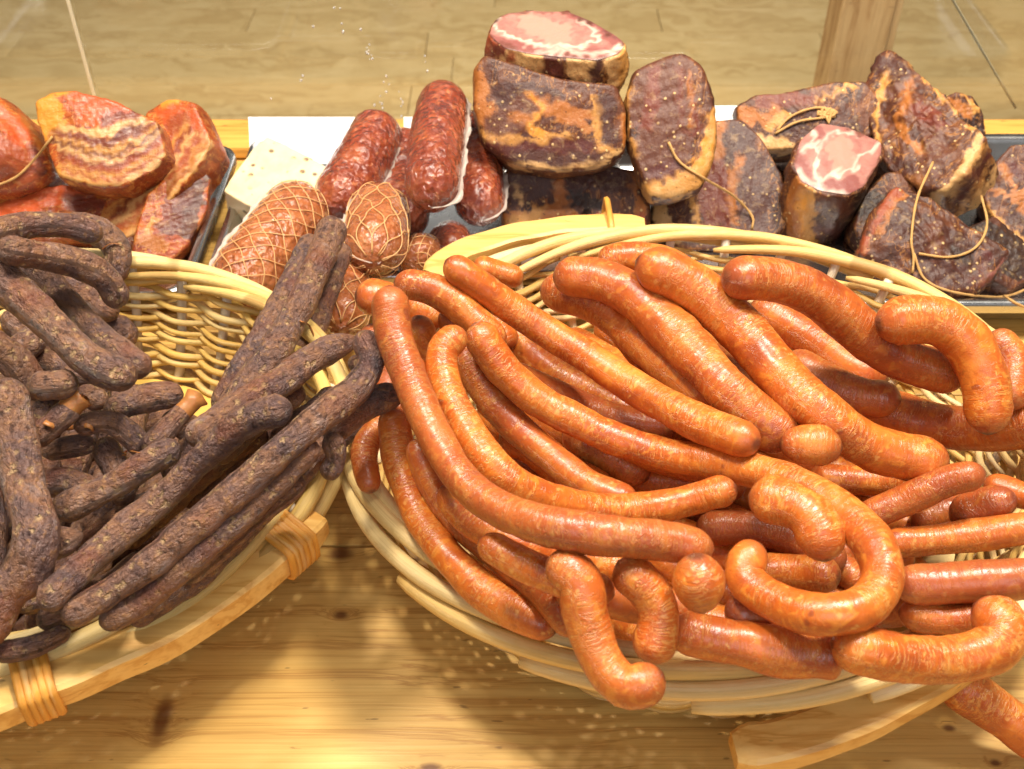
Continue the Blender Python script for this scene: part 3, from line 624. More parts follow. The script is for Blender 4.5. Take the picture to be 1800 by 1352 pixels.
# torn, papery casing at three sausage ends
cs = Mat('dry_casing'); cs.P(Base_Color=col4(166, 108, 56), Roughness=0.42, Subsurface_Weight=0.2, Subsurface_Scale=0.002)
cs.P(Normal=cs.bump(cs.noise(cs.obj(), 300.0, 3), 0.5, 0.001)); MAT['casing'] = cs.m
def casing(lab, at_end=True, length=0.010, flare=1.1, seed=0, gap=0.0):
    ob, P3, r = dk_objs[lab]; p, q = (P3[-1], P3[-2]) if at_end else (P3[0], P3[1]); d = (p - q) / np.linalg.norm(p - q)
    path = np.array([p - d * 0.006 + d * k * (length + 0.006) for k in np.linspace(0, 1, 5)]); n = 20
    V, F, U = tube_geo(path, r.mean() * np.array([0.9, 0.94, 0.9, 0.92, flare]), n, cap=False)
    V += 0.0022 * pnoise(V, 160, seed)[:, None] * d
    V2, F2, _ = tube_geo(path, r.mean() * np.array([0.82, 0.85, 0.82, 0.84, flare * 0.92]), n, cap=False)
    F += [tuple(len(V) + i for i in f)[::-1] for f in F2]; V = np.vstack([V, V2]); m_ = len(path)
    for k in range(n): F.append(((m_ - 1) * n + k, (m_ - 1) * n + (k + 1) % n, len(V2) + (m_ - 1) * n + (k + 1) % n, len(V2) + (m_ - 1) * n + k))
    o = np.array(ob.matrix_world.translation); link('casing_tip', mesh('casing_tip', local(V, o), F, MAT['casing']), ob, Matrix.Translation(Vector(o)))
casing('dark sausage with an open ring of casing at its end', length=0.006, seed=3)
casing('dark sausage whose orange casing is torn open', length=0.009, flare=1.2, seed=5)
def strip(lab, pts, wpx=5):
    ob = dk_objs[lab][0]; bpy.context.view_layer.update(); px = catmull(pts, 14)
    dg = bpy.context.evaluated_depsgraph_get(); out = []
    for x, y_ in px:
        d = ray(x, y_); hit, loc, *_ = scn.ray_cast(dg, Vector(CAM), Vector(d)); out.append(np.array(loc) - d / np.linalg.norm(d) * 0.0015)
    out = np.array(out)
    for _ in range(3): out[1:-1] = (out[:-2] + out[1:-1] + out[2:]) / 3
    V, F, U = tube_geo(out, wpx / 2 * 0.66 / FPX * np.interp(np.linspace(0, 1, 14), [0, .2, .8, 1], [1.5, 1, 1, .5]), 8, flat=0.45); o = np.array(ob.matrix_world.translation)
    link('casing_flap', mesh('casing_flap', local(V, o), F, MAT['casing']), ob, Matrix.Translation(Vector(o)))
strip('dark sausage with a dry paper-like casing flap at its tip', [(78, 742), (100, 752), (130, 752), (160, 745), (164, 758)], 8)
strip('dark sausage arched like a bridge in the tangle', [(218, 800), (222, 792), (245, 796)], 5)
strip('dark sausage with a pointed collapsed tip', [(528, 565), (540, 568), (548, 580), (552, 590)], 4)
strip('dark sausage lying along the top of the heap by the bacon', [(180, 438), (195, 428), (214, 430)], 4)

# ------------------------------------------------------------------ cured meats, bacon, cheese, salamis
PC = {'white': (208, 184, 166), 'cream': (208, 162, 104), 'fat': (198, 140, 70), 'amber': (166, 98, 40), 'gold': (214, 142, 50), 'brown': (92, 50, 34), 'red': (108, 46, 32), 'wine': (80, 32, 29),
      'plum': (66, 35, 29), 'black': (42, 28, 23), 'orange': (190, 80, 36), 'rust': (148, 68, 38), 'pink': (196, 128, 108), 'rose': (138, 80, 74), 'salmon': (178, 130, 114)}
def paint_verts(V, N, strokes, seed=0):
    x, y_, dep = proj(V); vis = (N * (CAM - V)).sum(1) > -0.0
    jx = 5.0 * pnoise(V, 110, seed + 5) + 5.0 * pnoise(V, 330, seed + 6); jy = 5.0 * pnoise(V, 110, seed + 8) + 5.0 * pnoise(V, 330, seed + 9)
    q = np.stack([x + jx, y_ + jy], 1); C = np.zeros((len(V), 4))
    for key, wd, pts, *al in strokes:
        p = catmull(pts, max(6, len(pts) * 5)) if len(pts) > 2 else np.asarray(pts, float)
        d = np.full(len(V), 1e9)
        for a, b in zip(p[:-1], p[1:]):
            ab = b - a; t = np.clip(((q - a) @ ab) / (ab @ ab + 1e-9), 0, 1); d = np.minimum(d, np.linalg.norm(q - (a + t[:, None] * ab), axis=1))
        wdn = wd / 2 * (1 + 0.35 * pnoise(V, 90, seed + 12))
        k = np.clip((wdn + 5 - d) / 10.0, 0, 1) * (al[0] if al else 1.0) * vis; c = srgb(*PC[key])
        C[:, :3] = C[:, :3] * (1 - k[:, None]) + c * k[:, None]; C[:, 3] = C[:, 3] * (1 - k) + k
    a = np.maximum(C[:, 3:4], 1e-3); C[:, :3] = C[:, :3] / a
    return C
def norms(V, F):
    N = np.zeros_like(V)
    for f in F:
        a, b, c = V[f[0]], V[f[1]], V[f[2]]; n = np.cross(b - a, c - a)
        for i in f: N[i] += n
    return N / (np.linalg.norm(N, axis=1)[:, None] + 1e-12)
def meat_mat(name, stops, fatcol, fat_amt, spec_amt, rough, stretch=(1, 1, 1), scale=26.0, bumpd=0.0025, gloss_coat=0.0):
    m = Mat(name); o = m.obj(); r = m.rand(); W = m.math('MULTIPLY', r, 30.0)
    v = m.map(o, stretch); big = m.noise(v, scale, 4, 0.6, 0.8, w=W); med = m.noise(v, scale * 5, 4, 0.65, 0.5, w=W); fine = m.noise(o, 420.0, 3, 0.65, w=W)
    c = m.ramp(big, stops)
    c = m.mix(m.math('MULTIPLY', m.step(med, 0.55, 0.7), fat_amt), c, fatcol)
    c = m.mix(m.math('MULTIPLY', m.step(med, 0.46, 0.3), 0.6), c, col4(58, 30, 26))
    rg = m.noise(m.map(o, (stretch[0] * 1.6, stretch[1] * 0.7, stretch[2])), scale * 1.7, 3, 0.6, 1.2, w=W)
    rl = m.math('SUBTRACT', 1.0, m.step(m.math('ABSOLUTE', m.math('SUBTRACT', rg, 0.5)), 0.004, 0.022))
    c = m.mix(m.math('MULTIPLY', rl, 0.55), c, fatcol)
    gr = m.noise(m.map(o, (260, 24, 60)), 1.0, 3, 0.65, 0.4, w=W)
    c = m.mix(m.math('MULTIPLY', m.step(gr, 0.52, 0.7), 0.3), c, col4(56, 28, 24))
    pa = m.attr('paint', 0); al = m.attr('paint', 3)
    af = m.step(m.math('ADD', al, m.math('MULTIPLY', m.math('SUBTRACT', med, 0.5), 0.9)), 0.22, 0.85)
    af = m.math('MULTIPLY', af, 0.86)
    pc = m.mix(m.math('MULTIPLY', m.step(fine, 0.5, 0.3), 0.28), pa, m.mix(0.6, pa, col4(90, 48, 30)))
    pc = m.mix(m.math('MULTIPLY', m.step(med, 0.52, 0.72), 0.3), pc, m.mix(0.55, pa, col4(240, 205, 150)))
    c = m.mix(af, c, pc)
    if spec_amt > 0:
        vd = m.voro(o, 150.0); sel = m.step(m.noise(o, 60.0, 2, w=W), 0.42, 0.62)
        sp = m.math('MULTIPLY', m.math('SUBTRACT', 1.0, m.step(vd, 0.10, 0.24)), sel)
        c = m.mix(m.math('MULTIPLY', sp, spec_amt), c, col4(222, 186, 128))
        vb = m.voro(m.vadd(o, 3.3), 190.0); c = m.mix(m.math('MULTIPLY', m.math('SUBTRACT', 1.0, m.step(vb, 0.08, 0.16)), 0.7), c, col4(48, 30, 22))
        h = m.math('ADD', m.math('ADD', med, m.math('MULTIPLY', fine, 0.5)), m.math('MULTIPLY', sp, 0.6))
    else: h = m.math('ADD', med, m.math('MULTIPLY', fine, 0.5))
    m.P(Base_Color=c, Roughness=m.math('ADD', rough, m.math('MULTIPLY', fine, 0.25)), Normal=m.bump(m.math('ADD', h, m.math('MULTIPLY', gr, 0.6)), 0.5, bumpd * 0.75), Specular_IOR_Level=0.4)
    if gloss_coat: m.P(Coat_Weight=gloss_coat, Coat_Roughness=0.2)
    return m.m
MAT['cured'] = meat_mat('dry_cured_pork', [(0.28, col4(48, 27, 21)), (0.45, col4(76, 40, 27)), (0.6, col4(100, 55, 31)), (0.78, col4(140, 84, 38))], col4(168, 112, 54), 0.4, 0.8, 0.34, (1, 1, 1), gloss_coat=0.0)
MAT['bacon'] = meat_mat('red_smoked_bacon', [(0.25, col4(110, 42, 26)), (0.45, col4(152, 66, 28)), (0.62, col4(180, 90, 34)), (0.8, col4(200, 124, 50))], col4(212, 150, 76), 0.5, 0.0, 0.27, (1, 2.6, 1), 22.0, 0.002, 0.12)
def cut_mat():
    m = Mat('cut_pork_face'); o = m.obj(); med = m.noise(o, 120.0, 4, 0.6, 0.5); fine = m.noise(m.map(o, (1, 2.2, 1)), 380.0, 3, 0.7)
    c = m.ramp(med, [(0.3, col4(150, 94, 86)), (0.55, col4(166, 112, 100)), (0.75, col4(176, 124, 112))])
    pa = m.attr('paint', 0); al = m.attr('paint', 3)
    c = m.mix(m.step(m.math('ADD', al, m.math('MULTIPLY', m.math('SUBTRACT', med, 0.5), 0.35)), 0.15, 0.85), c, pa)
    c = m.mix(m.math('MULTIPLY', m.step(fine, 0.55, 0.75), 0.25), c, col4(190, 150, 134))
    m.P(Base_Color=c, Roughness=0.34, Normal=m.bump(fine, 0.3, 0.0006), Subsurface_Weight=0.1, Subsurface_Scale=0.003); return m.m
MAT['cut'] = cut_mat()
def meat(name, label, cat, group, outline, anchor, y0, n, thick, mat, strokes=(), dome=0.0005, edge=0.0025, lump=0.0015, seed=1, cut=None, back=0.94, M=130, K=26, L=16, bulge=0.05):
    C = Py(anchor[0], anchor[1], y0); n = np.array(n, float); n /= np.linalg.norm(n)
    ex = np.cross([0, 0, 1.0], n); ex = ex / np.linalg.norm(ex) if np.linalg.norm(ex) > 1e-3 else np.array([1.0, 0, 0]); ey = np.cross(n, ex)
    oc = np.asarray(outline, float); oc = np.vstack([oc, oc[:1]]); sl_ = np.concatenate([[0], np.cumsum(np.hypot(*np.diff(oc, axis=0).T))])
    tt = np.linspace(0, sl_[-1], M, endpoint=False); ol = np.stack([np.interp(tt, sl_, oc[:, k]) for k in range(2)], 1)
    for _ in range(2): ol = (np.roll(ol, 1, 0) + 2 * ol + np.roll(ol, -1, 0)) / 4
    d = ray(ol[:, 0], ol[:, 1]); t = ((C - CAM) @ n) / (d @ n); W_ = CAM + d * t[:, None]
    P2 = np.stack([(W_ - C) @ ex, (W_ - C) @ ey], 1); c0 = P2.mean(0)
    if ((P2 - c0)[:, 0] * np.roll((P2 - c0)[:, 1], -1) - (P2 - c0)[:, 1] * np.roll((P2 - c0)[:, 0], -1)).sum() < 0: P2 = P2[::-1]
    R_ = np.linalg.norm(P2 - c0, axis=1).mean(); rings = []
    for s_ in np.linspace(0.02, 1, K)[:-1]:
        rings.append((1 - (1 - s_) , dome * (1 - s_ ** 2)))
    ei = edge / R_
    rings = [(s_ * (1 - ei), h) for s_, h in rings]
    for a in np.linspace(0.15, 1, 5): rings.append(((1 - ei) + ei * math.sin(a * math.pi / 2), -edge * (1 - math.cos(a * math.pi / 2))))
    ncap = K - 1 + 2
    for f in np.linspace(0, 1, L)[1:]: rings.append(((1 + bulge * math.sin(f * math.pi)) * (1 + (back - 1) * f), -edge - (thick - 2 * edge) * f))
    for a in np.linspace(0.25, 1, 4): rings.append(((1 - ei * (1 - math.cos(a * math.pi / 2))) * back, -(thick - edge) - edge * math.sin(a * math.pi / 2)))
    for s_ in (0.7, 0.35, 0.03): rings.append((s_ * back * (1 - ei), -thick))
    V = []
    for (s_, h) in rings: V.append(np.column_stack([c0 + (P2 - c0) * s_, np.full(M, h)]))
    V = np.vstack(V); F = []
    for i in range(len(rings) - 1):
        for k in range(M): F.append((i * M + k, (i + 1) * M + k, (i + 1) * M + (k + 1) % M, i * M + (k + 1) % M))
    F.append(tuple(range(M))); F.append(tuple((len(rings) - 1) * M + k for k in range(M))[::-1])
    B = np.stack([ex, ey, n]); Wv = C + V @ B
    N = norms(Wv, F); capm = np.repeat(np.array([1.0 if (cut and i < ncap) else 0.0 for i in range(len(rings))]), M)
    dsp = lump * 0.8 * pnoise(Wv, 32, seed) + lump * 0.45 * pnoise(Wv, 85, seed + 1) + lump * 0.3 * pnoise(Wv, 210, seed + 2) + lump * 0.2 * pnoise(Wv, 480, seed + 3)
    Wv = Wv + N * (dsp * (1 - 0.85 * capm))[:, None]; N = norms(Wv, F)
    pc = paint_verts(Wv, N, strokes, seed)
    Mx = Matrix([[B[0][k], B[1][k], B[2][k], C[k]] for k in range(3)] + [[0, 0, 0, 1]])
    ob = link(name, mesh(name, (Wv - C) @ B.T, F, MAT[mat], cols={'paint': pc}), matrix=Mx); tag(ob, label, cat, group)
    if cut:
        cut = list(cut) + [('brown', 4, list(outline) + [outline[0]])]; m_ = (ncap) * M; cv = Wv[:m_] + n * 0.0006; cf = [f for f in F if max(f) < m_]
        cp = paint_verts(cv, N[:m_], cut, seed); link('cut_face', mesh('cut_face', (cv - C) @ B.T, cf, MAT['cut'], cols={'paint': cp}), ob, Mx)
    return ob
def layers(curve, dx, dy, cols_, wd): return [(c_, wd, [(x + dx * k, y_ + dy * k) for x, y_ in curve]) for k, c_ in enumerate(cols_)]
GC, GB = 'dry cured pork pieces', 'red smoked bacon slabs'
# --- right tray: cured pork, farthest / lowest first
meat('cured_pork_piece', 'dark cured loin at the bottom of the stack under the two others', 'cured pork', GC,
     [(888, 300), (960, 285), (1060, 290), (1120, 300), (1140, 345), (1145, 420), (1090, 445), (960, 445), (890, 420), (880, 350)], (1010, 360), 0.80, (0.0, -0.75, 0.66), 0.055, 'cured',
     [('amber', 60, [(900, 400), (960, 390), (1000, 400)]), ('fat', 30, [(905, 395), (945, 375)]), ('plum', 50, [(920, 320), (1000, 315), (1090, 320)]), ('black', 26, [(1000, 350), (1060, 360)]), ('amber', 16, [(1110, 310), (1125, 370)]), ('cream', 10, [(905, 330), (920, 355)]), ('amber', 20, [(985, 330), (985, 380)]), ('rust', 40, [(1060, 395), (1120, 400)])], seed=21)
meat('cured_pork_piece', 'cured pork slab lying behind the leaning loin, herb crusted', 'cured pork', GC,
     [(1150, 330), (1185, 260), (1240, 215), (1300, 208), (1345, 250), (1375, 310), (1385, 400), (1330, 440), (1200, 440), (1145, 400)], (1270, 320), 0.82, (-0.1, -0.62, 0.78), 0.05, 'cured',
     [('plum', 60, [(1290, 240), (1320, 300), (1330, 380)]), ('red', 60, [(1240, 300), (1260, 380)]), ('amber', 22, [(1265, 225), (1255, 270)]), ('fat', 12, [(1215, 330), (1225, 400)]), ('cream', 26, [(1150, 350), (1165, 390), (1190, 420)]), ('amber', 14, [(1300, 280), (1285, 340), (1295, 390)])], seed=22)
meat('cured_pork_piece', 'cured loin slab tied with twine lying flat behind the pink cut piece', 'cured pork', GC,
     [(1292, 185), (1330, 165), (1400, 160), (1460, 145), (1520, 140), (1550, 170), (1545, 235), (1490, 262), (1400, 262), (1330, 265), (1298, 235)], (1410, 205), 0.885, (-0.15, -0.7, 0.7), 0.06, 'cured',
     [('amber', 26, [(1305, 200), (1340, 210), (1360, 195)]), ('cream', 30, [(1315, 245), (1350, 255), (1385, 258)]), ('plum', 30, [(1370, 225), (1440, 230), (1500, 225)]), ('brown', 24, [(1400, 180), (1470, 165)]), ('red', 20, [(1340, 178), (1420, 172)]), ('fat', 8, [(1440, 175), (1500, 150)]), ('fat', 14, [(1380, 205), (1350, 225)])], seed=23, dome=0.002, edge=0.004)
meat('cured_pork_piece', 'small cured pork end showing above the big slab\'s edge', 'cured pork', GC,
     [(1655, 175), (1680, 160), (1710, 168), (1730, 200), (1735, 240), (1690, 240), (1655, 210)], (1690, 200), 0.92, (0.1, -0.7, 0.7), 0.05, 'cured', [('amber', 20, [(1670, 180), (1700, 200)]), ('fat', 8, [(1690, 165), (1718, 195)])], seed=24)
meat('cured_pork_piece', 'cured pork slab with marbled face at the tray\'s far end', 'cured pork', GC,
     [(1740, 300), (1775, 255), (1840, 250), (1880, 330), (1870, 430), (1800, 440), (1750, 390), (1728, 350)], (1800, 345), 0.80, (-0.25, -0.6, 0.75), 0.05, 'cured',
     [('amber', 14, [(1740, 330), (1770, 350), (1800, 340)]), ('fat', 12, [(1735, 360), (1770, 400), (1810, 425)]), ('wine', 24, [(1770, 300), (1810, 310)]), ('amber', 10, [(1760, 290), (1800, 370)]), ('plum', 20, [(1780, 380), (1810, 390)])], seed=25)
meat('cured_pork_piece', 'big cured pork slab with thick fatty layered side, propped up steeply', 'cured pork', GC,
     [(1510, 150), (1548, 88), (1580, 92), (1640, 145), (1700, 205), (1738, 238), (1700, 300), (1655, 335), (1610, 330), (1560, 300), (1535, 250)], (1620, 210), 0.85, (-0.5, -0.32, 0.80), 0.060, 'cured',
     [('plum', 40, [(1545, 115), (1590, 125)]), ('brown', 50, [(1590, 160), (1640, 230), (1640, 290)]), ('red', 26, [(1610, 190), (1650, 215)]), ('fat', 9, [(1560, 130), (1540, 200), (1545, 250)]), ('amber', 14, [(1600, 150), (1580, 220), (1620, 270)]), ('fat', 8, [(1600, 110), (1690, 200), (1725, 235)]),
      ('fat', 30, [(1745, 262), (1700, 330), (1670, 385)]), ('cream', 18, [(1722, 250), (1685, 310), (1645, 352)]), ('wine', 20, [(1742, 268), (1700, 330), (1668, 372)]), ('cream', 14, [(1765, 280), (1725, 350), (1700, 392)]), ('plum', 14, [(1560, 270), (1600, 300)])], seed=26, dome=0.003, edge=0.005, back=1.0, bulge=0.0, lump=0.0035)
meat('cured_pork_piece', 'purplish cured pork block looped with loose twine', 'cured pork', GC,
     [(1575, 322), (1640, 345), (1720, 400), (1778, 440), (1765, 465), (1720, 515), (1640, 515), (1560, 480), (1508, 440), (1530, 385)], (1640, 425), 0.712, (-0.12, -0.55, 0.83), 0.035, 'cured',
     [('plum', 60, [(1600, 400), (1680, 430)]), ('plum', 50, [(1620, 470), (1700, 480)]), ('rust', 18, [(1575, 335), (1530, 410), (1515, 440)]), ('amber', 10, [(1590, 340), (1545, 410)]), ('brown', 22, [(1640, 400), (1650, 450)]), ('black', 20, [(1670, 440), (1700, 460)]), ('rose', 8, [(1770, 450), (1725, 505)]), ('wine', 12, [(1740, 450), (1710, 495)])], seed=27, dome=0.003, edge=0.004, lump=0.003)
meat('cured_pork_piece', 'upright cured loin with fresh pink cut face, between two dark slabs', 'cured pork', GC,
     [(1392, 290), (1405, 245), (1440, 215), (1490, 222), (1552, 250), (1548, 285), (1520, 330), (1490, 345), (1440, 338), (1405, 320)], (1470, 280), 0.80, (0.06, -0.30, 0.95), 0.075, 'cured',
     [('amber', 40, [(1400, 330), (1395, 420)]), ('gold', 22, [(1412, 345), (1415, 400)]), ('fat', 20, [(1425, 345), (1425, 430)]), ('plum', 40, [(1460, 380), (1470, 430)]), ('brown', 26, [(1455, 355), (1500, 365)]), ('black', 30, [(1520, 350), (1500, 430)]), ('wine', 18, [(1440, 400), (1480, 415)])],
     cut=[('rose', 34, [(1400, 275), (1412, 310), (1440, 330), (1500, 325)]), ('rose', 22, [(1430, 230), (1440, 250)]), ('white', 6, [(1425, 235), (1440, 270), (1432, 300), (1438, 325)]), ('white', 4, [(1440, 260), (1460, 235), (1500, 230)]), ('white', 6, [(1405, 305), (1435, 332), (1490, 340)]), ('white', 5, [(1545, 255), (1515, 270), (1500, 300), (1470, 305)]), ('white', 4, [(1440, 315), (1480, 300)]), ('salmon', 46, [(1475, 265), (1480, 280)]), ('white', 4, [(1410, 262), (1430, 255)])], seed=28, dome=0.002, edge=0.003, lump=0.003)
meat('cured_pork_piece', 'tall reddish brown loin leaning with a curved yellow fat edge', 'cured pork', GC,
     [(1115, 120), (1160, 100), (1200, 92), (1235, 115), (1255, 165), (1262, 230), (1250, 290), (1228, 335), (1180, 350), (1145, 348), (1125, 310), (1105, 240), (1098, 170)], (1180, 220), 0.80, (-0.04, -0.72, 0.69), 0.042, 'cured',
     [('brown', 110, [(1170, 150), (1175, 250)]), ('red', 26, [(1150, 130), (1140, 220)]), ('red', 30, [(1200, 130), (1215, 220)]), ('wine', 26, [(1180, 290), (1150, 310)]), ('brown', 20, [(1205, 110), (1210, 220)]), ('amber', 7, [(1212, 130), (1215, 215)]), ('fat', 7, [(1105, 130), (1100, 200), (1118, 270)]),
      ('fat', 22, [(1256, 200), (1252, 260), (1232, 310)]), ('fat', 34, [(1140, 338), (1190, 330), (1235, 305)]), ('cream', 14, [(1150, 342), (1200, 338)]), ('gold', 10, [(1245, 250), (1225, 290)])], seed=29, dome=0.003, edge=0.005)
meat('cured_pork_piece', 'marbled cured loin in the middle of the three-high stack', 'cured pork', GC,
     [(832, 120), (850, 95), (900, 110), (1000, 140), (1085, 150), (1105, 200), (1102, 270), (1060, 295), (980, 305), (900, 290), (850, 250), (832, 190)], (965, 210), 0.805, (0.02, -0.8, 0.6), 0.10, 'cured',
     [('amber', 40, [(840, 130), (850, 200)]), ('plum', 60, [(900, 170), (960, 180)]), ('brown', 50, [(880, 220), (930, 200)]), ('amber', 26, [(940, 170), (980, 200), (1030, 200)]), ('gold', 10, [(930, 165), (955, 190), (930, 220), (960, 240)]), ('plum', 40, [(1060, 180), (1070, 240)]), ('fat', 10, [(1045, 170), (1050, 250), (1080, 270)]), ('amber', 16, [(990, 190), (1030, 230)]),
      ('wine', 30, [(860, 250), (930, 262), (1030, 255)]), ('plum', 22, [(900, 275), (1000, 280), (1050, 275)]), ('fat', 8, [(840, 235), (920, 245), (1000, 235)]), ('cream', 8, [(895, 288), (960, 297), (1050, 290), (1095, 265)]), ('amber', 12, [(1095, 200), (1098, 250)]), ('amber', 12, [(905, 205), (925, 212)])], seed=30, dome=0.002, edge=0.005)
meat('cured_pork_piece', 'cut loin with broad pink face on top of the three-high stack', 'cured pork', GC,
     [(856, 62), (866, 35), (890, 22), (940, 18), (1000, 20), (1045, 38), (1085, 62), (1103, 78), (1092, 96), (1050, 108), (985, 102), (930, 96), (885, 86)], (980, 65), 0.86, (0.0, -0.16, 1.0), 0.038, 'cured',
     [('rust', 34, [(860, 80), (858, 140)]), ('red', 24, [(875, 90), (870, 120)]), ('cream', 30, [(905, 100), (880, 140)]), ('rust', 10, [(900, 98), (878, 135)]), ('cream', 38, [(938, 100), (932, 150)]), ('wine', 36, [(972, 105), (970, 155)]), ('plum', 20, [(965, 140), (1000, 155)]), ('cream', 44, [(1022, 105), (1022, 160)]), ('plum', 22, [(1056, 105), (1046, 150)]), ('cream', 34, [(1085, 90), (1080, 160)]), ('fat', 16, [(1098, 85), (1095, 150)])],
     cut=[('rose', 26, [(870, 75), (920, 88), (1000, 100), (1070, 95)]), ('rose', 20, [(1000, 25), (1060, 55), (1090, 72)]), ('plum', 14, [(862, 40), (875, 35)]), ('plum', 9, [(1010, 22), (1050, 42), (1080, 60)]), ('white', 6, [(870, 45), (885, 60), (920, 72), (960, 80), (1010, 82), (1055, 72)]), ('white', 4, [(870, 50), (880, 30)]), ('white', 4, [(1020, 35), (1040, 55), (1055, 72)]), ('white', 4, [(930, 95), (985, 92), (1045, 98), (1085, 85)]), ('white', 8, [(1070, 95), (1095, 80)]), ('salmon', 40, [(930, 45), (990, 55)])], seed=31, dome=0.001, edge=0.003, lump=0.003, back=1.02)
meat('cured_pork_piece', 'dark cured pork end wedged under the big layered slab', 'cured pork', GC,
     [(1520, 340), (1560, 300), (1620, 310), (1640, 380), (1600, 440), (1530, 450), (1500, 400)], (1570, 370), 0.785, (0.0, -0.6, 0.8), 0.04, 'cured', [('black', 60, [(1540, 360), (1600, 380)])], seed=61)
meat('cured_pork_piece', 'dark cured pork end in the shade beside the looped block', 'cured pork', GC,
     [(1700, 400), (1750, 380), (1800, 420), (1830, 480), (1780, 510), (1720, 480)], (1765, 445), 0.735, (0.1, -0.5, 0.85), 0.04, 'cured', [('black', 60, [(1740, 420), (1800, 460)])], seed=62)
# --- left tray: red smoked bacon
meat('smoked_bacon', 'dark smoked bacon piece deep in the tray beneath the streaky slab', 'bacon', GB,
     [(240, 400), (260, 340), (310, 300), (350, 292), (372, 310), (365, 370), (330, 430), (290, 470), (230, 460)], (310, 370), 0.77, (0.25, -0.6, 0.75), 0.04, 'bacon',
     [('wine', 40, [(330, 320), (300, 400)]), ('plum', 24, [(355, 320), (330, 410)]), ('fat', 14, [(270, 390), (250, 430)]), ('amber', 24, [(240, 425), (280, 430)]), ('red', 14, [(310, 330), (280, 400)])], seed=41)
meat('smoked_bacon', 'long streaky bacon slab with layered edge slanting down to the basket', 'bacon', GB,
     [(255, 195), (300, 172), (340, 180), (365, 230), (372, 250), (350, 290), (300, 350), (240, 410), (205, 425), (165, 400), (190, 340), (250, 280)], (285, 290), 0.80, (-0.2, -0.62, 0.76), 0.045, 'bacon',
     [('orange', 50, [(300, 200), (330, 230)]), ('rust', 40, [(310, 220), (320, 260)]), ('cream', 9, [(360, 240), (320, 300), (250, 370), (180, 400)]), ('rust', 12, [(345, 240), (310, 290), (240, 350)]), ('fat', 10, [(370, 255), (330, 310), (260, 385), (215, 420)]), ('red', 12, [(330, 300), (250, 380)]), ('gold', 8, [(340, 300), (280, 370), (225, 418)]), ('gold', 16, [(290, 180), (320, 172)]), ('amber', 10, [(300, 300), (220, 370), (180, 395)])] + layers([(372, 254), (330, 310), (262, 382), (212, 424)], -9, -7, ['cream', 'amber', 'rust', 'cream', 'red', 'fat', 'rust'], 7), seed=42)
meat('smoked_bacon', 'bright red bacon slab lying low behind the dark sausages', 'bacon', GB,
     [(-40, 350), (30, 335), (110, 325), (190, 330), (232, 345), (215, 380), (150, 410), (60, 420), (-40, 430)], (100, 372), 0.78, (0.0, -0.6, 0.8), 0.035, 'bacon',
     [('orange', 40, [(0, 375), (80, 350), (150, 345)]), ('gold', 14, [(180, 338), (215, 345)]), ('fat', 7, [(10, 390), (90, 380), (160, 365)]), ('red', 24, [(120, 355), (190, 360)])], seed=43)
meat('smoked_bacon', 'plump red smoked ham piece tied with twine', 'bacon', GB,
     [(-60, 190), (-10, 165), (35, 200), (70, 250), (85, 300), (60, 330), (0, 345), (-60, 350)], (10, 260), 0.80, (0.1, -0.75, 0.65), 0.07, 'bacon',
     [('rust', 70, [(0, 280), (40, 290)]), ('orange', 40, [(0, 200), (40, 240)]), ('amber', 14, [(45, 210), (70, 250)]), ('wine', 14, [(60, 260), (78, 300)])], seed=44, dome=0.014, edge=0.012)
meat('smoked_bacon', 'folded bacon slab with golden fat cap on top of the others', 'bacon', GB,
     [(58, 175), (85, 160), (130, 155), (190, 172), (245, 195), (280, 215), (295, 270), (275, 300), (220, 328), (170, 330), (100, 310), (85, 275), (62, 215)], (175, 245), 0.79, (0.05, -0.66, 0.75), 0.06, 'bacon',
     [('gold', 46, [(75, 180), (90, 200), (85, 230)]), ('gold', 24, [(100, 165), (135, 160)]), ('orange', 50, [(150, 180), (220, 200)]), ('red', 20, [(190, 210), (235, 205)]), ('cream', 14, [(110, 230), (180, 235), (250, 210)]), ('wine', 20, [(100, 245), (160, 255), (200, 250), (240, 225)]), ('fat', 12, [(120, 268), (200, 265), (270, 222)]), ('wine', 16, [(250, 250), (280, 230)]), ('rust', 24, [(130, 285), (210, 290), (270, 265)]), ('cream', 10, [(105, 300), (170, 322), (230, 315), (290, 275)]), ('gold', 14, [(100, 300), (140, 318), (190, 322)]), ('plum', 14, [(105, 250), (125, 260)])] + layers([(108, 304), (170, 324), (232, 314), (290, 272)], -1, -9, ['cream', 'rust', 'fat', 'rust', 'red', 'cream', 'wine', 'fat', 'red'], 7), seed=45, dome=0.002, edge=0.004)
# --- cheese block
ch = Mat('herbed_fat_block'); co = ch.obj(); n1 = ch.noise(co, 40.0, 3)
cc = ch.ramp(n1, [(0.3, col4(216, 190, 142)), (0.7, col4(228, 208, 168))]); vd = ch.voro(co, 95.0); sl = ch.step(ch.noise(co, 40.0, 2), 0.40, 0.52)
cc = ch.mix(ch.math('MULTIPLY', ch.math('MULTIPLY', ch.math('SUBTRACT', 1.0, ch.step(vd, 0.16, 0.30)), sl), 0.9), cc, col4(96, 70, 42))
cc = ch.mix(ch.math('MULTIPLY', ch.step(ch.noise(co, 120.0, 2), 0.66, 0.74), 0.6), cc, col4(214, 160, 90))
ch.P(Base_Color=cc, Roughness=0.45, Subsurface_Weight=0.15, Subsurface_Scale=0.004, Normal=ch.bump(ch.noise(co, 200.0, 3), 0.4, 0.001)); MAT['cheese'] = ch.m
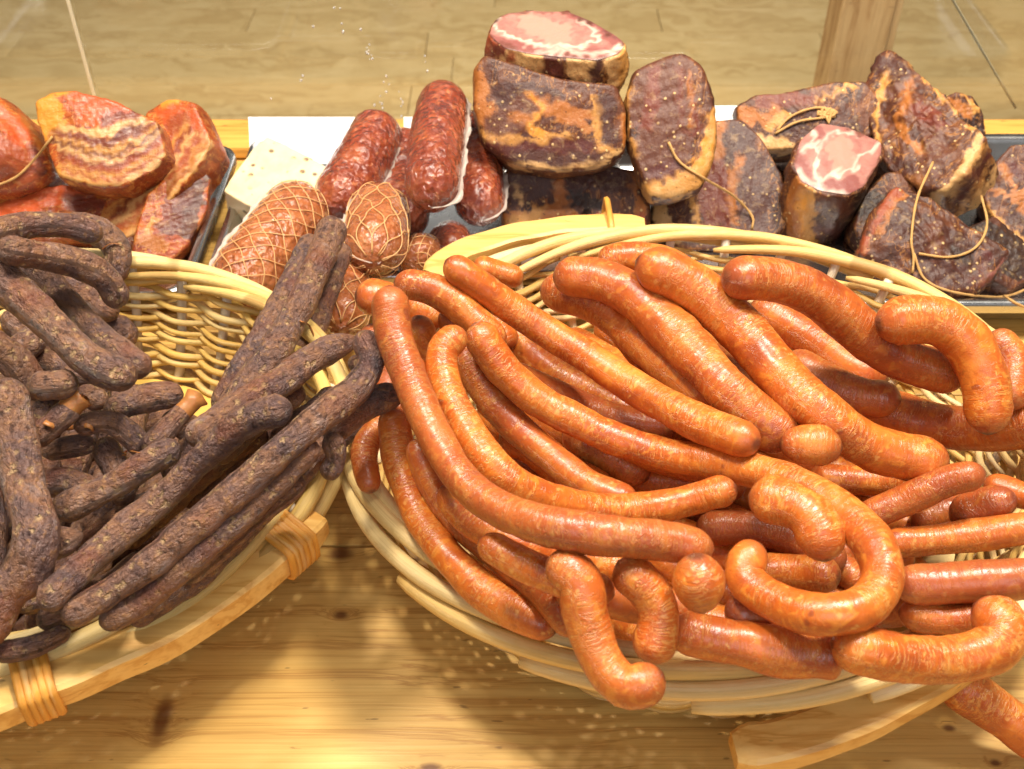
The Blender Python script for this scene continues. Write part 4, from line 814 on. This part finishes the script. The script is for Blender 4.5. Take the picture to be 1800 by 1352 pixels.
meat('cheese_block', 'cream coloured block speckled with herbs and pepper in the steel tray', 'cheese', None,
     [(392, 335), (410, 305), (440, 265), (468, 238), (500, 252), (545, 275), (582, 298), (560, 330), (520, 362), (470, 372), (430, 358)], (480, 303), 0.82, (0.1, -0.28, 0.96), 0.04, 'cheese', dome=0.0005, edge=0.0015, lump=0.001, seed=51, back=1.0, bulge=0.0)


# --- salamis in glossy film
def film_mat(tan=False):
    m = Mat('netted_salami' if tan else 'salami_in_film'); o = m.obj(); r = m.rand(); W = m.math('MULTIPLY', r, 30.0); uv = m.uv()
    big = m.noise(o, 60.0, 3, 0.6, 0.4, w=W); med = m.noise(o, 190.0, 3, 0.6, 0.3, w=W)
    c = m.ramp(big, [(0.3, col4(100, 38, 22)), (0.5, col4(134, 56, 30)), (0.72, col4(160, 82, 44))] if not tan else [(0.3, col4(138, 72, 38)), (0.5, col4(164, 92, 50)), (0.72, col4(184, 116, 68))])
    c = m.mix(m.math('MULTIPLY', m.step(med, 0.56, 0.7), 0.5), c, col4(206, 132, 86))
    c = m.mix(m.math('MULTIPLY', m.step(med, 0.44, 0.3), 0.5), c, col4(84, 28, 20))
    vd = m.voro(m.vadd(o, m.math('MULTIPLY', big, 0.012)), 210.0, 'SMOOTH_F1'); fine = m.noise(o, 330.0, 3, 0.65, 0.5, w=W)
    b = m.bump(m.math('ADD', m.math('MULTIPLY', vd, 1.6), m.math('MULTIPLY', fine, 0.8)), 1.0, 0.0045)
    m.P(Base_Color=c, Roughness=0.24, Coat_Weight=1.0, Coat_Roughness=0.05, Coat_IOR=1.5); m.P(Normal=m.bump(m.math('ADD', med, m.math('MULTIPLY', vd, 1.5)), 0.6, 0.002)); m.set(m.b.inputs['Coat Normal'], b); return m.m
MAT['film'] = film_mat(); MAT['film_tan'] = film_mat(True)
sm = Mat('clear_film_fin'); sm.P(Base_Color=col4(232, 214, 200), Roughness=0.25, Transmission_Weight=0.35, IOR=1.3, Alpha=0.75); MAT['fin'] = sm.m
nm = Mat('elastic_net'); nm.P(Base_Color=col4(222, 170, 112), Roughness=0.5); MAT['net'] = nm.m
GS = 'glossy film-wrapped salamis'
ps = Pile(np.array([[0, 0, -5, 0.01]]), (0, 0.8, 5, 5), 0.006)
def salami(pts, wpx, z, label, ends=('round', 'round'), fin=None, net=None, lump=0.03):
    _seed[0] += 3; pts = np.asarray(pts, float); n = 20; px = catmull(pts, n) if len(pts) > 2 else np.linspace(pts[0], pts[1], n)
    P3 = Pz(px[:, 0], px[:, 1], np.interp(np.linspace(0, 1, n), np.linspace(0, 1, len(z)), z)); r = float((wpx / 2 * depth_of(P3) / FPX).mean())
    t = np.gradient(P3, axis=0); t /= np.linalg.norm(t, axis=1)[:, None]
    prof = lambda f: 0.93 + 0.07 * np.sin(np.pi * np.clip(f, 0, 1))
    me, o = sausage_mesh(P3, np.full(n, r), MAT['film_tan' if net else 'film'], _seed[0], ends, nseg=48, lump=lump, prof=prof, step=0.002)
    ob = link('salami', me, matrix=Matrix.Translation(Vector(o))); tag(ob, label, 'salami', GS); T = Matrix.Translation(Vector(o))
    view = CAM - P3.mean(0); view /= np.linalg.norm(view); side = np.cross(t.mean(0), view); side /= np.linalg.norm(side); s = np.concatenate([[0], np.cumsum(np.linalg.norm(np.diff(P3, axis=0), axis=1))]); L = s[-1]
    def at(q): return np.stack([np.interp(q, s, P3[:, k]) for k in range(3)], -1)
    def rad_at(q): e = np.minimum(q, L - q) / r; return r * np.sqrt(np.maximum(1 - (1 - np.clip(e, 0, 1)) ** 2, 0)) * prof(q / L)
    if fin:
        q = np.linspace(0.0, L, 60); dirv = side * fin[0] + view * fin[1]; dirv /= np.linalg.norm(dirv); up_ = np.cross(t.mean(0), dirv)
        p0 = at(q) + dirv * (rad_at(q) * 0.97)[:, None]; wv = 0.0036 + 0.0010 * np.sin(q * 160) + 0.0005 * np.sin(q * 500 + 1); p1 = p0 + dirv * wv[:, None] + up_ * (0.0016 * np.sin(q * 420))[:, None]
        V = np.vstack([p0 - up_ * .0004, p1 - up_ * .0003, p1 + up_ * .0003, p0 + up_ * .0004]); m_ = 60; F = []
        for k in range(4):
            for i in range(m_ - 1): F.append((k * m_ + i, k * m_ + i + 1, ((k + 1) % 4) * m_ + i + 1, ((k + 1) % 4) * m_ + i))
        link('film_seam', mesh('film_seam', local(V, o), F, MAT['fin']), ob, T)
    if net:
        parts = []; turns, cnt = net; e1 = np.cross(t.mean(0), [0.2, 0.1, 1]); e1 /= np.linalg.norm(e1); e2 = np.cross(t.mean(0), e1)
        for sgn in (1, -1):
            for k in range(cnt):
                q = np.linspace(0.001, L - 0.001, 70); a = sgn * q / L * turns * 6.283 + k * 6.283 / cnt + 0.05 * np.sin(q * 300 + k)
                p = at(q) + (e1 * np.cos(a)[:, None] + e2 * np.sin(a)[:, None]) * (rad_at(q) * 1.015 + 0.0004)[:, None]
                parts.append(tube_geo(p, 0.00038, 6))
        V, F, U = join(parts); link('netting', mesh('netting', local(V, o), F, MAT['net']), ob, T)
    return ob, P3, r
salami([(785, 400), (800, 470)], 80, [.034, .03], 'dark film-wrapped salami at the bottom under the upright pair')
salami([(715, 235), (705, 330), (718, 408)], 92, [.06, .045, .04], 'film-wrapped salami wedged between two others, mostly hidden', fin=(1, .2))
salami([(828, 205), (838, 290), (845, 388)], 92, [.075, .06, .048], 'film-wrapped salami leaning against the stacked loins', fin=(-1, -.1))
salami([(672, 215), (640, 280), (600, 345), (578, 378)], 100, [.082, .074, .066, .06], 'film-wrapped salami slanting past the price card, broad pale seam', ends=('blunt', 'round'), fin=(-1, .35))
salami([(782, 158), (768, 250), (755, 365)], 98, [.118, .108, .092], 'topmost upright film-wrapped salami with pale seams on both sides', fin=(-1, .1))
NG = [salami([(545, 340), (495, 410), (430, 490), (395, 530)], 122, [.066, .062, .056, .05], 'netted salami with diamond pattern string lying beside the steel rim', net=(1.0, 9), fin=(1, .1)),
      salami([(760, 470), (715, 430)], 84, [.04, .045], 'netted salami end half hidden behind the rosette', net=(0.5, 8)),
      salami([(600, 440), (608, 500), (598, 580)], 92, [.05, .054, .058], 'netted salami squeezed below the rosette with gathered tip', net=(0.5, 8)),
      salami([(668, 350), (662, 405), (655, 462)], 112, [.066, .074, .078], 'netted salami showing its tied rosette end', net=(0.35, 9), fin=(1, .3))]

# --- twine
tw = Mat('jute_twine'); tw.P(Base_Color=col4(196, 150, 88), Roughness=0.7, Normal=tw.bump(tw.noise(tw.map(tw.uv(), (900, 60, 1)), 1.0, 2), 0.8, 0.0006)); MAT['twine'] = tw.m
bpy.context.view_layer.update(); DG = bpy.context.evaluated_depsgraph_get()
def twine(pts, label, wpx=4.6, lift=None):
    L = np.hypot(*np.diff(np.asarray(pts, float), axis=0).T).sum(); n = max(16, int(L / 7)); px = catmull(pts, n); t = []
    d = ray(px[:, 0], px[:, 1]); d /= np.linalg.norm(d, axis=1)[:, None]
    for k in range(n):
        hit, loc, *_ = scn.ray_cast(DG, Vector(CAM), Vector(d[k])); t.append((np.array(loc) - CAM) @ d[k] if hit else 1.1)
    t = np.minimum(np.array(t), 1.15); tc = t - 0.0016
    t = np.min(tc[None, :] + 1.4 * np.abs(np.arange(n)[:, None] - np.arange(n)[None, :]) * 7 * 0.95 / FPX, axis=1)
    for _ in range(10): q = t.copy(); q[1:-1] = (t[:-2] + 2 * t[1:-1] + t[2:]) / 4; t = np.minimum(tc, q)
    P3 = CAM + d * t[:, None]; r = wpx / 2 * depth_of(P3).mean() / FPX; V, F, U = tube_geo(P3, r * (1 + 0.12 * np.sin(np.arange(n) * 1.7)), 8); o = P3[n // 2]
    return tag(link('twine', mesh('twine', local(V, o), F, MAT['twine'], U), matrix=Matrix.Translation(Vector(o))), label, 'twine', 'jute twine on the meats')
twine([(-10, 328), (30, 310), (65, 275), (92, 240)], 'jute twine stretched across the plump red ham piece', 4.4)
twine([(1175, 250), (1195, 285), (1240, 315), (1290, 345), (1322, 380), (1322, 402)], 'jute twine trailing from the tall leaning loin')
twine([(1362, 235), (1400, 215), (1440, 208), (1468, 205)], 'jute twine ends running to the knot', 4.6)
twine([(1365, 230), (1390, 205), (1430, 190), (1462, 192)], 'jute twine loop above the knot', 4.4)
_rk = random.Random(4); kn = [twine([(1450 + _rk.gauss(0, 13), 202 + _rk.gauss(0, 7)) for _ in range(22)], 'knotted bundle of jute twine above the pink cut face', 5)]
twine([(1640, 285), (1612, 350), (1602, 420), (1606, 450), (1604, 480)], 'jute twine hanging down the purplish block', 4.6)
twine([(1725, 345), (1735, 395), (1715, 435), (1670, 452), (1615, 446)], 'jute twine loop curving across the purplish block', 4.6)
twine([(1606, 445), (1625, 490), (1670, 512), (1740, 522), (1780, 518), (1820, 500)], 'jute twine running over the tray rim', 4.6)
twine([(1765, 520), (1790, 535), (1815, 545)], 'short jute twine tail hanging over the tray rim', 4.6)
